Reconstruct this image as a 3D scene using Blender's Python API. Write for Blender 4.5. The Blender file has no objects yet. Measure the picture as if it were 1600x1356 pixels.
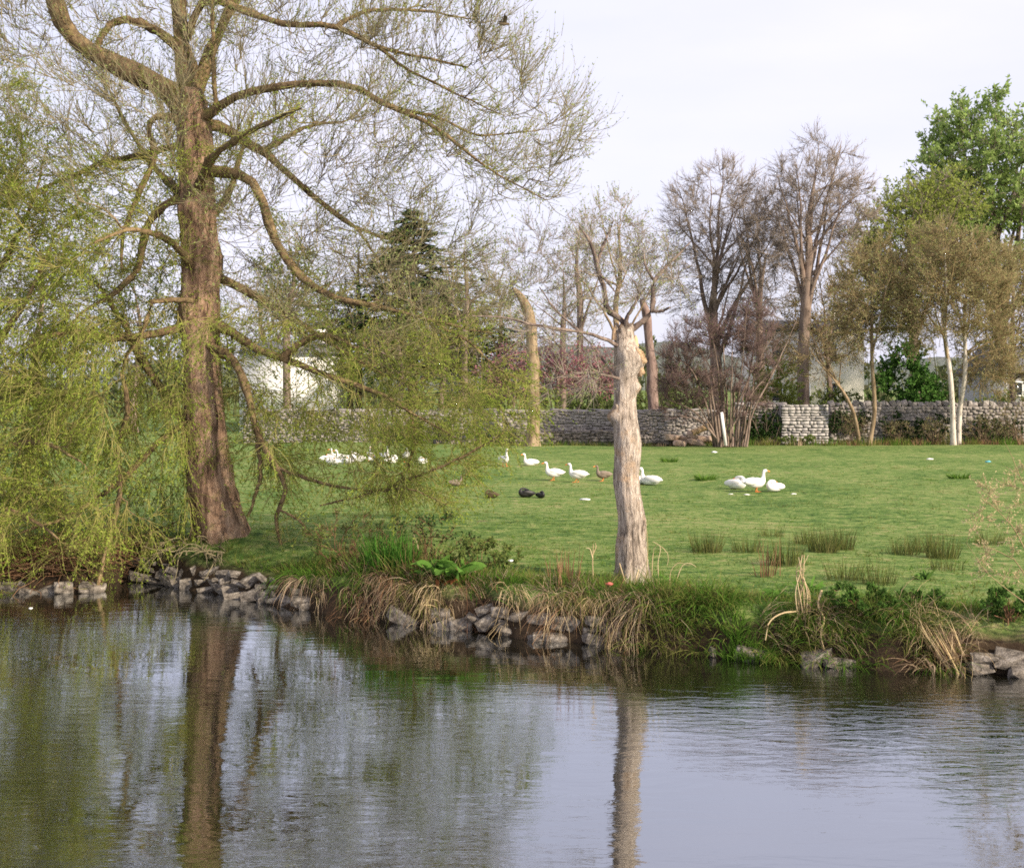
import bpy, math, random
import numpy as np

# ------------------------------------------------------------------ camera, light, exposure
S = bpy.context.scene
COL = S.collection
R = np.random.default_rng(11)
random.seed(5)
F, CX, HY, CH = 2000.0, 800.0, 600.0, 3.8       # focal length (px of the photo), principal column, horizon row, eye height above the meadow
WZ = -0.9                                        # water level

cam = bpy.data.cameras.new('camera')
cam.sensor_width = 36
cam.lens = 36 * F / 1600
cam.shift_y = -(678 - HY) / 1600
cam.clip_start, cam.clip_end = 0.1, 6000
co = bpy.data.objects.new('camera', cam); COL.objects.link(co)
co.location = (0, 0, CH); co.rotation_euler = (math.pi / 2, 0, 0)
S.camera = co

SUN_AZ, SUN_EL = math.radians(128), math.radians(29)   # clockwise from the view direction: behind the camera, to the right
w = bpy.data.worlds.new('World'); S.world = w; w.use_nodes = True
nt = w.node_tree; nt.nodes.clear()
def wn(t, **k):
    n = nt.nodes.new(t)
    for a, b in k.items(): setattr(n, a, b)
    return n
sky = wn('ShaderNodeTexSky', sky_type='NISHITA', sun_disc=False, sun_elevation=SUN_EL, sun_rotation=SUN_AZ, dust_density=2.0, air_density=1.0)
tc = wn('ShaderNodeTexCoord'); mp = wn('ShaderNodeMapping'); mp.inputs['Scale'].default_value = (1.2, 1.2, 4.5)
nz = wn('ShaderNodeTexNoise'); nz.inputs['Scale'].default_value = 1.7; nz.inputs['Detail'].default_value = 6
cr = wn('ShaderNodeValToRGB'); cr.color_ramp.elements[0].position = .3; cr.color_ramp.elements[1].position = .72
cr.color_ramp.elements[0].color = (.74, .74, .74, 1); cr.color_ramp.elements[1].color = (1, 1, 1, 1)
mx = wn('ShaderNodeMixRGB'); mx.inputs['Color2'].default_value = (6.6, 6.5, 7.75, 1)
bg = wn('ShaderNodeBackground'); bg.inputs['Strength'].default_value = .1
wo = wn('ShaderNodeOutputWorld')
L = nt.links.new
L(tc.outputs['Generated'], mp.inputs['Vector']); L(mp.outputs[0], nz.inputs['Vector']); L(nz.outputs['Fac'], cr.inputs[0])
L(cr.outputs[0], mx.inputs['Fac']); L(sky.outputs[0], mx.inputs['Color1']); L(mx.outputs[0], bg.inputs['Color']); L(bg.outputs[0], wo.inputs[0])

sl = bpy.data.lights.new('sun', 'SUN'); sl.energy = 5.0; sl.angle = math.radians(2.5); sl.color = (1, .86, .68)
so = bpy.data.objects.new('sun', sl); COL.objects.link(so)
so.rotation_euler = (math.pi / 2 - SUN_EL, 0, math.pi - SUN_AZ)
so.location = (30, -30, 40)

S.view_settings.view_transform = 'Standard'; S.view_settings.look = 'None'
S.view_settings.exposure = 0.65; S.view_settings.gamma = 1; S.view_settings.use_curve_mapping = False
S.cycles.max_bounces = 6; S.cycles.diffuse_bounces = 3; S.cycles.glossy_bounces = 3; S.cycles.transmission_bounces = 3
S.cycles.sample_clamp_indirect = 4
S.cycles.use_denoising = False
S.cycles.filter_width = 1.7

# ------------------------------------------------------------------ helpers: objects
def wpt(px, py, Y): return np.array([(px - CX) / F * Y, Y, CH - (py - HY) / F * Y])
def gy(py, z=0.0): return F * (CH - z) / (py - HY)        # distance at which height z shows on row py
def gpt(px, py, z=0.0): return wpt(px, py, gy(py, z))

def mesh(name, V, faces, smooth=True):
    """V (n,3); faces: list of (m,k) index arrays"""
    me = bpy.data.meshes.new(name)
    V = np.asarray(V, np.float32)
    faces = [f for f in faces if len(f)]
    nl = sum(f.size for f in faces); npoly = sum(len(f) for f in faces)
    me.vertices.add(len(V)); me.vertices.foreach_set('co', V.ravel())
    me.loops.add(nl); me.polygons.add(npoly)
    me.loops.foreach_set('vertex_index', np.concatenate([np.asarray(f, np.int32).ravel() for f in faces]))
    tot = np.concatenate([np.full(len(f), f.shape[1], np.int32) for f in faces])
    st = np.concatenate([[0], np.cumsum(tot)[:-1]]).astype(np.int32)
    me.polygons.foreach_set('loop_start', st)
    if smooth: me.polygons.foreach_set('use_smooth', np.ones(npoly, bool))
    me.update(calc_edges=True)
    return me

def join(geos):
    Vs, Fs, o = [], [], 0
    for V, fs in geos:
        Vs.append(V)
        for f in fs: Fs.append(np.asarray(f) + o)
        o += len(V)
    out = {}
    for f in Fs: out.setdefault(f.shape[1], []).append(f)
    return np.concatenate(Vs), [np.concatenate(v) for v in out.values()]

def tag(o, label=None, cat=None, group=None, kind=None):
    if label: o['label'] = label
    if cat: o['category'] = cat
    if group: o['group'] = group
    if kind: o['kind'] = kind
    return o

def thing(name, loc, label, cat, group=None, rz=0.0):
    o = bpy.data.objects.new(name, None); COL.objects.link(o)
    o.empty_display_size = .2
    o.location = loc; o.rotation_euler = (0, 0, rz)
    return tag(o, label, cat, group)

def part(name, geo, mat, parent=None, smooth=True, kind=None, local=False):
    """geo in world coordinates (or local to the parent when local)"""
    V, fs = geo
    V = np.asarray(V, float)
    if parent is not None and not local: V = V - np.array(parent.location)
    me = mesh(name, V, fs, smooth); me.materials.append(mat)
    o = bpy.data.objects.new(name, me); COL.objects.link(o)
    if parent is not None: o.parent = parent
    if kind: o['kind'] = kind
    return o

def dup(root, loc, rz=0.0, scale=1.0, label=None):
    r = root.copy(); COL.objects.link(r); r.location = loc; r.rotation_euler = (0, 0, rz); r.scale = (scale,) * 3
    if label: r['label'] = label
    for ch in list(root.children):
        c = ch.copy(); COL.objects.link(c); c.parent = r
        for g in list(ch.children):
            d = g.copy(); COL.objects.link(d); d.parent = c
    return r

# ------------------------------------------------------------------ helpers: materials
def new_mat(name):
    m = bpy.data.materials.new(name); m.use_nodes = True
    t = m.node_tree; t.nodes.clear()
    def n(ty, **k):
        q = t.nodes.new(ty)
        for a, b in k.items():
            if a in ('operation', 'blend_type', 'noise_dimensions', 'feature', 'distance', 'data_type', 'use_clamp', 'interpolation_type'): setattr(q, a, b)
            else: q.inputs[a.replace('_', ' ')].default_value = b
        return q
    return m, t, n, t.links.new
def c4(c): return (c[0], c[1], c[2], 1)
def ramp(t, stops):
    q = t.nodes.new('ShaderNodeValToRGB'); e = q.color_ramp.elements
    while len(e) < len(stops): e.new(.5)
    for k, (p, c) in enumerate(stops): e[k].position = p; e[k].color = c4(c)
    return q

def surf(name, stops, scale=(4, 4, 4), detail=6, rough=.9, bump=.3, bscale=None, dist=.03, spec=.25, fine=.35):
    """rough natural surface: two noises mixed through a colour ramp, a bump of its own"""
    m, t, n, lk = new_mat(name)
    tc = n('ShaderNodeTexCoord'); mp = n('ShaderNodeMapping', Scale=scale); lk(tc.outputs['Object'], mp.inputs[0])
    a = n('ShaderNodeTexNoise', Scale=1.0, Detail=detail, Roughness=.62); lk(mp.outputs[0], a.inputs['Vector'])
    b = n('ShaderNodeTexNoise', Scale=7.3, Detail=4); lk(mp.outputs[0], b.inputs['Vector'])
    mm = n('ShaderNodeMixRGB', Fac=fine); lk(a.outputs['Fac'], mm.inputs['Color1']); lk(b.outputs['Fac'], mm.inputs['Color2'])
    r = ramp(t, stops); lk(mm.outputs[0], r.inputs[0])
    p = n('ShaderNodeBsdfPrincipled', Roughness=rough); p.inputs['Specular IOR Level'].default_value = spec
    lk(r.outputs[0], p.inputs['Base Color'])
    mp2 = n('ShaderNodeMapping', Scale=bscale or tuple(4 * s for s in scale)); lk(tc.outputs['Object'], mp2.inputs[0])
    d = n('ShaderNodeTexNoise', Scale=1.0, Detail=6, Roughness=.65); lk(mp2.outputs[0], d.inputs['Vector'])
    bp = n('ShaderNodeBump', Strength=bump, Distance=dist); lk(d.outputs['Fac'], bp.inputs['Height']); lk(bp.outputs[0], p.inputs['Normal'])
    o = n('ShaderNodeOutputMaterial'); lk(p.outputs[0], o.inputs[0])
    return m

def leafmat(name, cols, trans=.35, nscale=.6):
    """small leaves and blades: colour differs from piece to piece and drifts over the plant; light comes through"""
    m, t, n, lk = new_mat(name)
    g = n('ShaderNodeNewGeometry'); tc = n('ShaderNodeTexCoord')
    nz = n('ShaderNodeTexNoise', Scale=nscale, Detail=3); lk(tc.outputs['Object'], nz.inputs['Vector'])
    mm = n('ShaderNodeMixRGB', Fac=.45); lk(g.outputs['Random Per Island'], mm.inputs['Color1']); lk(nz.outputs['Fac'], mm.inputs['Color2'])
    k = len(cols)
    r = ramp(t, [(.15 + .7 * i / max(1, k - 1), c) for i, c in enumerate(cols)]); lk(mm.outputs[0], r.inputs[0])
    a = n('ShaderNodeBsdfDiffuse'); b = n('ShaderNodeBsdfTranslucent')
    lk(r.outputs[0], a.inputs[0]); lk(r.outputs[0], b.inputs[0])
    ms = n('ShaderNodeMixShader', Fac=trans); lk(a.outputs[0], ms.inputs[1]); lk(b.outputs[0], ms.inputs[2])
    o = n('ShaderNodeOutputMaterial'); lk(ms.outputs[0], o.inputs[0])
    return m

def bark(name, cols, sx=9, sz=1.1, bump=.9, dist=.05, moss=None, moss_amt=.45):
    """furrowed bark: noise stretched along the stem, cracks darker, optional moss patches"""
    m, t, n, lk = new_mat(name)
    tc = n('ShaderNodeTexCoord'); mp = n('ShaderNodeMapping', Scale=(sx, sx, sz)); lk(tc.outputs['Object'], mp.inputs[0])
    wv = n('ShaderNodeTexNoise', Scale=1.0, Detail=7, Roughness=.68, Distortion=.6); lk(mp.outputs[0], wv.inputs['Vector'])
    big = n('ShaderNodeTexNoise', Scale=1.3, Detail=3); lk(tc.outputs['Object'], big.inputs['Vector'])
    mm = n('ShaderNodeMixRGB', Fac=.3); lk(wv.outputs['Fac'], mm.inputs['Color1']); lk(big.outputs['Fac'], mm.inputs['Color2'])
    r = ramp(t, [(.39, cols[0]), (.49, cols[1]), (.61, cols[2])]); lk(mm.outputs[0], r.inputs[0])
    col = r.outputs[0]
    if moss:
        nz = n('ShaderNodeTexNoise', Scale=2.3, Detail=6, Roughness=.7); lk(tc.outputs['Object'], nz.inputs['Vector'])
        rr = ramp(t, [(moss_amt, (0, 0, 0)), (moss_amt + .16, (1, 1, 1))]); lk(nz.outputs['Fac'], rr.inputs[0])
        x = n('ShaderNodeMixRGB', Color2=c4(moss)); lk(rr.outputs[0], x.inputs['Fac']); lk(col, x.inputs['Color1']); col = x.outputs[0]
    p = n('ShaderNodeBsdfPrincipled', Roughness=.92); p.inputs['Specular IOR Level'].default_value = .15
    lk(col, p.inputs['Base Color'])
    bp = n('ShaderNodeBump', Strength=bump, Distance=dist); lk(wv.outputs['Fac'], bp.inputs['Height']); lk(bp.outputs[0], p.inputs['Normal'])
    o = n('ShaderNodeOutputMaterial'); lk(p.outputs[0], o.inputs[0])
    return m

def plain(name, c, rough=.6, spec=.3):
    m, t, n, lk = new_mat(name)
    tc = n('ShaderNodeTexCoord'); nz = n('ShaderNodeTexNoise', Scale=9.0, Detail=4); lk(tc.outputs['Object'], nz.inputs['Vector'])
    r = ramp(t, [(.3, tuple(.86 * v for v in c)), (.7, c)]); lk(nz.outputs['Fac'], r.inputs[0])
    p = n('ShaderNodeBsdfPrincipled', Roughness=rough); p.inputs['Specular IOR Level'].default_value = spec
    lk(r.outputs[0], p.inputs['Base Color'])
    o = n('ShaderNodeOutputMaterial'); lk(p.outputs[0], o.inputs[0])
    return m

M = {}
M['willow_bark'] = bark('willow bark', [(.075, .046, .03), (.25, .16, .105), (.43, .30, .205)], 9, 1.3, 1.0, .10, (.23, .20, .075), .57)
M['limb_bark'] = bark('mossy limb bark', [(.06, .042, .022), (.16, .11, .06), (.26, .19, .10)], 10, 6, 1., .05, (.19, .18, .055), .53)
M['twig_willow'] = surf('willow twig', [(.3, (.13, .11, .06)), (.7, (.25, .215, .125))], bump=.1)
M['twig_olive'] = surf('olive twig', [(.3, (.15, .135, .045)), (.7, (.30, .275, .085))], bump=.1)
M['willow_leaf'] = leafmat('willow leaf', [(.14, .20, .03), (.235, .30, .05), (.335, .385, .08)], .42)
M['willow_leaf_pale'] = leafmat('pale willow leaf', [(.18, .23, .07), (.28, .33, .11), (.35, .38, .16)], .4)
M['pollard_bark'] = bark('pale pollard bark', [(.095, .075, .057), (.37, .305, .245), (.60, .52, .43)], 17, 3.2, 1., .10, (.44, .31, .20), .53)
M['pollard_limb'] = bark('pollard branch bark', [(.055, .042, .035), (.13, .098, .08), (.25, .195, .155)], 8, 6, .6, .02)
M['raw_wood'] = surf('weathered raw wood', [(.3, (.42, .26, .13)), (.6, (.6, .42, .25)), (.8, (.68, .54, .37))], (6, 6, 2), bump=.6)
M['knob_wood'] = surf('gnarled burl wood', [(.36, (.14, .085, .045)), (.5, (.42, .28, .16)), (.64, (.62, .46, .3))], (7, 7, 7), bump=1., dist=.05)
M['far_bark'] = bark('grey brown bark', [(.10, .075, .06), (.2, .15, .12), (.3, .23, .185)], 4, .6, .8, .06)
M['far_twig'] = surf('bare twig', [(.3, (.16, .13, .10)), (.7, (.29, .24, .195))], bump=.1)
M['pale_twig'] = surf('pale twig', [(.3, (.2, .16, .13)), (.7, (.33, .28, .23))], bump=.1)
M['brown_twig'] = surf('brown scrub twig', [(.3, (.14, .095, .06)), (.7, (.27, .2, .13))], bump=.1)
M['purple_twig'] = surf('purplish bare twig', [(.3, (.085, .055, .05)), (.7, (.17, .115, .10))], bump=.1)
M['olive_twig'] = surf('budding twig', [(.3, (.18, .13, .065)), (.7, (.31, .235, .12))], bump=.1)
M['birch_bark'] = surf('birch bark', [(.36, (.12, .09, .07)), (.46, (.48, .43, .36)), (.7, (.68, .63, .55))], (5, 5, 1.6), bump=.2)
M['pale_bark'] = bark('pale tan bark', [(.12, .085, .05), (.25, .185, .115), (.36, .275, .18)], 5, 1.2, .7, .04)
M['pink_bark'] = bark('pinkish grey bark', [(.10, .07, .06), (.2, .14, .12), (.3, .22, .19)], 5, 1.2, .7, .04)
M['chestnut_leaf'] = leafmat('chestnut leaf', [(.17, .25, .075), (.27, .37, .11), (.38, .47, .17)], .45, .35)
M['spring_leaf'] = leafmat('yellow green leaf', [(.19, .24, .05), (.28, .33, .07), (.36, .4, .11)], .42, .35)
M['bud'] = leafmat('olive bud', [(.24, .20, .105), (.295, .275, .13), (.29, .34, .13)], .3, .35)
M['laurel_leaf'] = leafmat('evergreen leaf', [(.035, .085, .02), (.065, .15, .032), (.12, .23, .05)], .2, .8)
M['cedar_needle'] = leafmat('cedar needle', [(.04, .075, .036), (.065, .115, .05), (.10, .16, .07)], .15, .5)
M['haw_leaf'] = leafmat('hawthorn leaf', [(.09, .13, .035), (.14, .19, .05), (.2, .24, .07)], .35, .5)
M['blossom'] = leafmat('pink blossom', [(.33, .12, .15), (.46, .19, .23), (.55, .3, .33)], .4, .6)
M['ivy_leaf'] = leafmat('ivy leaf', [(.018, .038, .014), (.035, .07, .02), (.06, .105, .03)], .2, 1.)
M['grass'] = leafmat('grass blade', [(.075, .125, .022), (.1, .165, .03), (.15, .19, .055)], .3, .4)
M['rank_grass'] = leafmat('rank bank grass', [(.05, .115, .015), (.09, .185, .025), (.16, .24, .05)], .35, .8)
M['olive_grass'] = leafmat('olive bank grass', [(.09, .11, .025), (.15, .17, .04), (.25, .22, .09)], .3, .8)
M['straw'] = leafmat('dead straw', [(.12, .078, .048), (.30, .215, .14), (.52, .41, .28)], .25, 1.)
M['straw_pale'] = leafmat('bleached stalk', [(.38, .27, .14), (.5, .39, .22), (.62, .5, .31)], .2, 1.)
M['brown_stalk'] = leafmat('brown dead stalk', [(.12, .06, .035), (.2, .115, .065), (.3, .19, .11)], .2, 1.)
M['rush'] = leafmat('soft rush', [(.06, .085, .025), (.1, .125, .04), (.2, .17, .075)], .25, 1.2)
M['dock'] = leafmat('dock leaf', [(.07, .16, .025), (.11, .23, .04), (.18, .31, .08)], .4, 1.5)
M['nettle'] = leafmat('nettle leaf', [(.045, .10, .02), (.085, .165, .035), (.14, .23, .055)], .3, 1.2)
M['iris'] = leafmat('iris leaf', [(.045, .125, .018), (.075, .19, .028), (.13, .26, .05)], .4, 1.2)
M['dock_red'] = leafmat('reddened dock leaf', [(.24, .07, .03), (.34, .15, .06)], .4, 1.5)
M['bud_pale'] = leafmat('pale bud', [(.42, .34, .18), (.58, .49, .28)], .4, 1.)
M['bank_stone'] = surf('bank stone', [(.36, (.035, .03, .024)), (.46, (.11, .095, .078)), (.55, (.20, .175, .145)), (.66, (.38, .345, .30))], (3.6, 3.6, 3.6), bump=.7, dist=.04)
M['wall_stone'] = surf('grey wall stone', [(.36, (.19, .17, .155)), (.5, (.27, .245, .225)), (.64, (.35, .325, .3))], (2.2, 2.2, 2.2), bump=.7, dist=.04)
M['light_stone'] = surf('light limestone', [(.36, (.22, .205, .19)), (.5, (.37, .35, .33)), (.64, (.52, .5, .48))], (2.2, 2.2, 2.2), bump=.7, dist=.04)
M['mortar'] = surf('lime mortar', [(.3, (.23, .21, .19)), (.7, (.34, .31, .285))], (3, 3, 3), bump=.6)
M['rubble'] = surf('pale rubble', [(.3, (.3, .21, .15)), (.7, (.55, .42, .32))], (3, 3, 3), bump=.6)
M['white_paint'] = plain('white render', (.8, .79, .77), .8)
M['cream_paint'] = plain('cream render', (.74, .7, .63), .8)
M['slate'] = surf('slate roof', [(.3, (.1, .1, .11)), (.7, (.2, .2, .215))], (2, 2, 2), bump=.3)
M['grey_render'] = plain('grey render', (.42, .42, .43), .85)
M['dark_glass'] = plain('window glass', (.03, .035, .04), .12, .5)
M['feather'] = plain('white plumage', (.82, .8, .77), .75, .2)
M['grey_feather'] = surf('grey brown plumage', [(.3, (.14, .11, .085)), (.7, (.26, .21, .165))], (9, 9, 9), bump=.1)
M['black_feather'] = plain('black plumage', (.015, .014, .014), .5, .4)
M['brown_feather'] = surf('brown plumage', [(.3, (.06, .045, .025)), (.7, (.12, .09, .05))], (9, 9, 9), bump=.1)
M['beak'] = plain('orange bill', (.75, .27, .07), .5)
M['eye'] = plain('dark eye', (.01, .01, .01), .2, .5)
M['red'] = plain('red litter', (.5, .13, .1), .6)
M['teal'] = plain('teal litter', (.12, .42, .45), .5)
M['litter'] = plain('white litter', (.78, .77, .75), .7)

def ground_mat():
    m, t, n, lk = new_mat('meadow')
    tc = n('ShaderNodeTexCoord')
    a = n('ShaderNodeTexNoise', Scale=.16, Detail=7, Roughness=.62); lk(tc.outputs['Object'], a.inputs['Vector'])
    mpb = n('ShaderNodeMapping', Scale=(.8, 1.6, 1)); lk(tc.outputs['Object'], mpb.inputs[0])
    b = n('ShaderNodeTexNoise', Scale=1.5, Detail=6, Roughness=.7); lk(mpb.outputs[0], b.inputs['Vector'])
    c = n('ShaderNodeTexNoise', Scale=4.5, Detail=8, Roughness=.78); lk(tc.outputs['Object'], c.inputs['Vector'])
    m1 = n('ShaderNodeMixRGB', Fac=.62); lk(a.outputs['Fac'], m1.inputs['Color1']); lk(b.outputs['Fac'], m1.inputs['Color2'])
    m2 = n('ShaderNodeMixRGB', Fac=.45); lk(m1.outputs[0], m2.inputs['Color1']); lk(c.outputs['Fac'], m2.inputs['Color2'])
    r = ramp(t, [(.41, (.028, .062, .015)), (.455, (.07, .13, .031)), (.495, (.118, .182, .046)), (.535, (.185, .235, .072)), (.58, (.27, .25, .115))])
    lk(m2.outputs[0], r.inputs[0])
    e = n('ShaderNodeTexNoise', Scale=.9, Detail=9, Roughness=.75); lk(tc.outputs['Object'], e.inputs['Vector'])
    re_ = ramp(t, [(.60, (0, 0, 0)), (.68, (.8, .8, .8))]); lk(e.outputs['Fac'], re_.inputs[0])
    worn = n('ShaderNodeMixRGB', Color2=(.16, .125, .075, 1)); lk(re_.outputs[0], worn.inputs['Fac']); lk(r.outputs[0], worn.inputs['Color1']); r = worn
    # bare earth low on the bank, where nothing grows on the cut face
    sx = n('ShaderNodeSeparateXYZ'); lk(tc.outputs['Object'], sx.inputs[0])
    ad = n('ShaderNodeMath', operation='MULTIPLY_ADD'); lk(b.outputs['Fac'], ad.inputs[0]); ad.inputs[1].default_value = .55; lk(sx.outputs['Z'], ad.inputs[2])
    mr = n('ShaderNodeMapRange'); lk(ad.outputs[0], mr.inputs[0])
    mr.inputs[1].default_value = .14; mr.inputs[2].default_value = -.12; mr.inputs[3].default_value = 0; mr.inputs[4].default_value = 1
    rs = ramp(t, [(.35, (.02, .014, .009)), (.55, (.055, .038, .024)), (.7, (.11, .082, .054))]); lk(m2.outputs[0], rs.inputs[0])
    x = n('ShaderNodeMixRGB'); lk(mr.outputs[0], x.inputs['Fac']); lk(r.outputs[0], x.inputs['Color1']); lk(rs.outputs[0], x.inputs['Color2'])
    p = n('ShaderNodeBsdfPrincipled', Roughness=1.); p.inputs['Specular IOR Level'].default_value = .08
    lk(x.outputs[0], p.inputs['Base Color'])
    bp = n('ShaderNodeBump', Strength=1., Distance=.12); lk(m2.outputs[0], bp.inputs['Height']); lk(bp.outputs[0], p.inputs['Normal'])
    o = n('ShaderNodeOutputMaterial'); lk(p.outputs[0], o.inputs[0])
    return m
M['ground'] = ground_mat()

def water_mat():
    m, t, n, lk = new_mat('river water')
    tc = n('ShaderNodeTexCoord')
    def noise(scale, mapping, detail=4, rough=.6, dist=0.):
        q = n('ShaderNodeMapping', Scale=mapping); lk(tc.outputs['Object'], q.inputs[0])
        z = n('ShaderNodeTexNoise', Scale=scale, Detail=detail, Roughness=rough, Distortion=dist); lk(q.outputs[0], z.inputs['Vector'])
        return z.outputs['Fac']
    fine = noise(1., (1.9, 6.2, 1), 4, .6, .6)           # wind ripples, crests along the bank
    mid = noise(1., (.55, 1.7, 1), 4, .5, .8)
    big = noise(1., (.16, .34, 1), 4, .6, 1.2)           # calm and rough patches
    patch = ramp(t, [(.40, (.12, .12, .12)), (.64, (.95, .95, .95))]); lk(big, patch.inputs[0])
    # the riffle where the current turns by the bank on the right
    sx = n('ShaderNodeVectorMath', operation='DISTANCE'); lk(tc.outputs['Object'], sx.inputs[0]); sx.inputs[1].default_value = (5.6, 18.3, 0)
    rf = n('ShaderNodeMapRange'); lk(sx.outputs['Value'], rf.inputs[0]); rf.inputs[1].default_value = 4.6; rf.inputs[2].default_value = .6; rf.inputs[3].default_value = 0; rf.inputs[4].default_value = 2.2
    amp = n('ShaderNodeMath', operation='ADD'); lk(patch.outputs[0], amp.inputs[0]); lk(rf.outputs[0], amp.inputs[1])
    h1 = n('ShaderNodeMath', operation='MULTIPLY'); lk(fine, h1.inputs[0]); lk(amp.outputs[0], h1.inputs[1])
    h2 = n('ShaderNodeMath', operation='MULTIPLY_ADD'); lk(mid, h2.inputs[0]); h2.inputs[1].default_value = 1.1; lk(h1.outputs[0], h2.inputs[2])
    bp = n('ShaderNodeBump', Strength=1., Distance=.006); lk(h2.outputs[0], bp.inputs['Height'])
    fr = n('ShaderNodeFresnel', IOR=1.62); lk(bp.outputs[0], fr.inputs['Normal'])
    fa = n('ShaderNodeMath', operation='ADD', use_clamp=True); lk(fr.outputs[0], fa.inputs[0]); fa.inputs[1].default_value = .27
    gl = n('ShaderNodeBsdfGlossy', Roughness=.016, Color=(.91, .95, 1, 1)); lk(bp.outputs[0], gl.inputs['Normal'])
    df = n('ShaderNodeBsdfDiffuse', Color=(.008, .0075, .004, 1))
    mxs = n('ShaderNodeMixShader'); lk(fa.outputs[0], mxs.inputs[0]); lk(df.outputs[0], mxs.inputs[1]); lk(gl.outputs[0], mxs.inputs[2])
    o = n('ShaderNodeOutputMaterial'); lk(mxs.outputs[0], o.inputs[0])
    return m
M['water'] = water_mat()

# ------------------------------------------------------------------ helpers: geometry
def unit(v): return v / np.maximum(np.linalg.norm(v, axis=-1, keepdims=True), 1e-9)

def twig(P, r0, r1, sides=3):
    """shoots that run out to a point"""
    N, K, _ = P.shape
    if K == 2:                                          # short straight spur
        T = unit(P[:, 1] - P[:, 0]); U = unit(np.cross(T, R.normal(0, 1, (N, 3)))); W_ = np.cross(T, U)
        a = np.arange(3) * 2.0944
        V = np.concatenate([P[:, :1] + (np.cos(a)[None, :, None] * U[:, None] + np.sin(a)[None, :, None] * W_[:, None]) * r0, P[:, 1:]], 1).reshape(-1, 3)
        i = np.arange(N) * 4
        return V, [np.concatenate([np.stack([i + k, i + (k + 1) % 3, i + 3], 1) for k in range(3)])]
    V, (Q,) = tubes(P[:, :-1], taper(N, K - 1, r0, r1), sides)
    tip = len(V) + np.arange(N)[:, None]; b = np.arange(N)[:, None] * (K - 1) * sides + (K - 2) * sides; s = np.arange(sides)[None]
    T = np.stack([b + s, b + (s + 1) % sides, np.broadcast_to(tip, (N, sides))], -1).reshape(-1, 3)
    return np.vstack([V, P[:, -1]]), [Q, T]

def tubes(P, Rr, sides=3, cap=False):
    P = np.asarray(P, float); N, K, _ = P.shape
    Rr = np.broadcast_to(Rr, (N, K))
    T = unit(np.gradient(P, axis=1))
    U = unit(np.cross(T, np.array([.36, .19, .91]) + np.zeros_like(T)))
    Vv = np.cross(T, U)
    a = np.arange(sides) * 2 * math.pi / sides
    ring = (np.cos(a)[None, None, :, None] * U[:, :, None] + np.sin(a)[None, None, :, None] * Vv[:, :, None]) * Rr[:, :, None, None] + P[:, :, None]
    V = ring.reshape(-1, 3)
    i = np.arange(N)[:, None, None] * K * sides + np.arange(K - 1)[None, :, None] * sides
    s = np.arange(sides)[None, None]; s2 = (s + 1) % sides
    Q = np.stack([i + s, i + s2, i + sides + s2, i + sides + s], -1).reshape(-1, 4)
    return V, [Q]

def smooth_path(pts, n):
    """Catmull-Rom through pts (m,d), resampled to n points evenly by length"""
    p = np.asarray(pts, float); p = np.vstack([2 * p[0] - p[1], p, 2 * p[-1] - p[-2]])
    out = []
    for i in range(1, len(p) - 2):
        t = np.linspace(0, 1, 12, endpoint=False)[:, None]
        out.append(.5 * (2 * p[i] + (p[i + 1] - p[i - 1]) * t + (2 * p[i - 1] - 5 * p[i] + 4 * p[i + 1] - p[i + 2]) * t ** 2 + (3 * p[i] - p[i - 1] - 3 * p[i + 1] + p[i + 2]) * t ** 3))
    out = np.vstack(out + [p[-2][None]])
    d = np.concatenate([[0], np.cumsum(np.linalg.norm(np.diff(out[:, :3], axis=0), axis=1))])
    s = np.linspace(0, d[-1], n)
    return np.stack([np.interp(s, d, out[:, k]) for k in range(out.shape[1])], 1)

def at(P, idx, t):
    K = P.shape[1]; f = t * (K - 1); i = np.minimum(f.astype(int), K - 2); u = (f - i)[:, None]
    a, b = P[idx, i], P[idx, i + 1]
    return a * (1 - u) + b * u, unit(b - a)

def grow(base, d, length, K, trop=(0, 0, 0), jit=.2):
    """polylines from base along d; trop bends them a bit more at each step"""
    N = len(base); out = np.empty((N, K, 3)); out[:, 0] = base; d = unit(d)
    trop = np.broadcast_to(np.asarray(trop, float), (N, 3))
    for k in range(1, K):
        d = unit(d + R.normal(0, jit, (N, 3)) + trop / (K - 1))
        out[:, k] = out[:, k - 1] + d * (np.asarray(length) / (K - 1))[:, None]
    return out

def sprout(P, n, t0, ang, ln, K, trop=0., outc=None, outk=0., jit=.2, wts=None):
    """n side shoots on the polylines P"""
    N = len(P)
    L_ = np.linalg.norm(np.diff(P, axis=1), axis=2).sum(1)
    pr = L_ if wts is None else L_ * wts
    idx = R.choice(N, n, p=pr / pr.sum())
    t = R.uniform(t0, 1, n)
    b, T = at(P, idx, t)
    pv = unit(np.cross(T, R.normal(0, 1, (n, 3))))
    a = np.radians(R.uniform(ang[0], ang[1], n))[:, None]
    d = T * np.cos(a) + pv * np.sin(a)
    if outc is not None: d = d + unit(b - outc) * outk
    tr = np.zeros((n, 3)); tr[:, 2] = trop[idx] if isinstance(trop, np.ndarray) else trop
    l = R.uniform(ln[0], ln[1], n) * (1.1 - .45 * t)
    return grow(b, d, l, K, tr, jit), idx

def taper(N, K, r0, r1):
    r0 = np.broadcast_to(r0, (N,)); r1 = np.broadcast_to(r1, (N,))
    return r0[:, None] + (r1 - r0)[:, None] * np.linspace(0, 1, K)[None]

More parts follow.
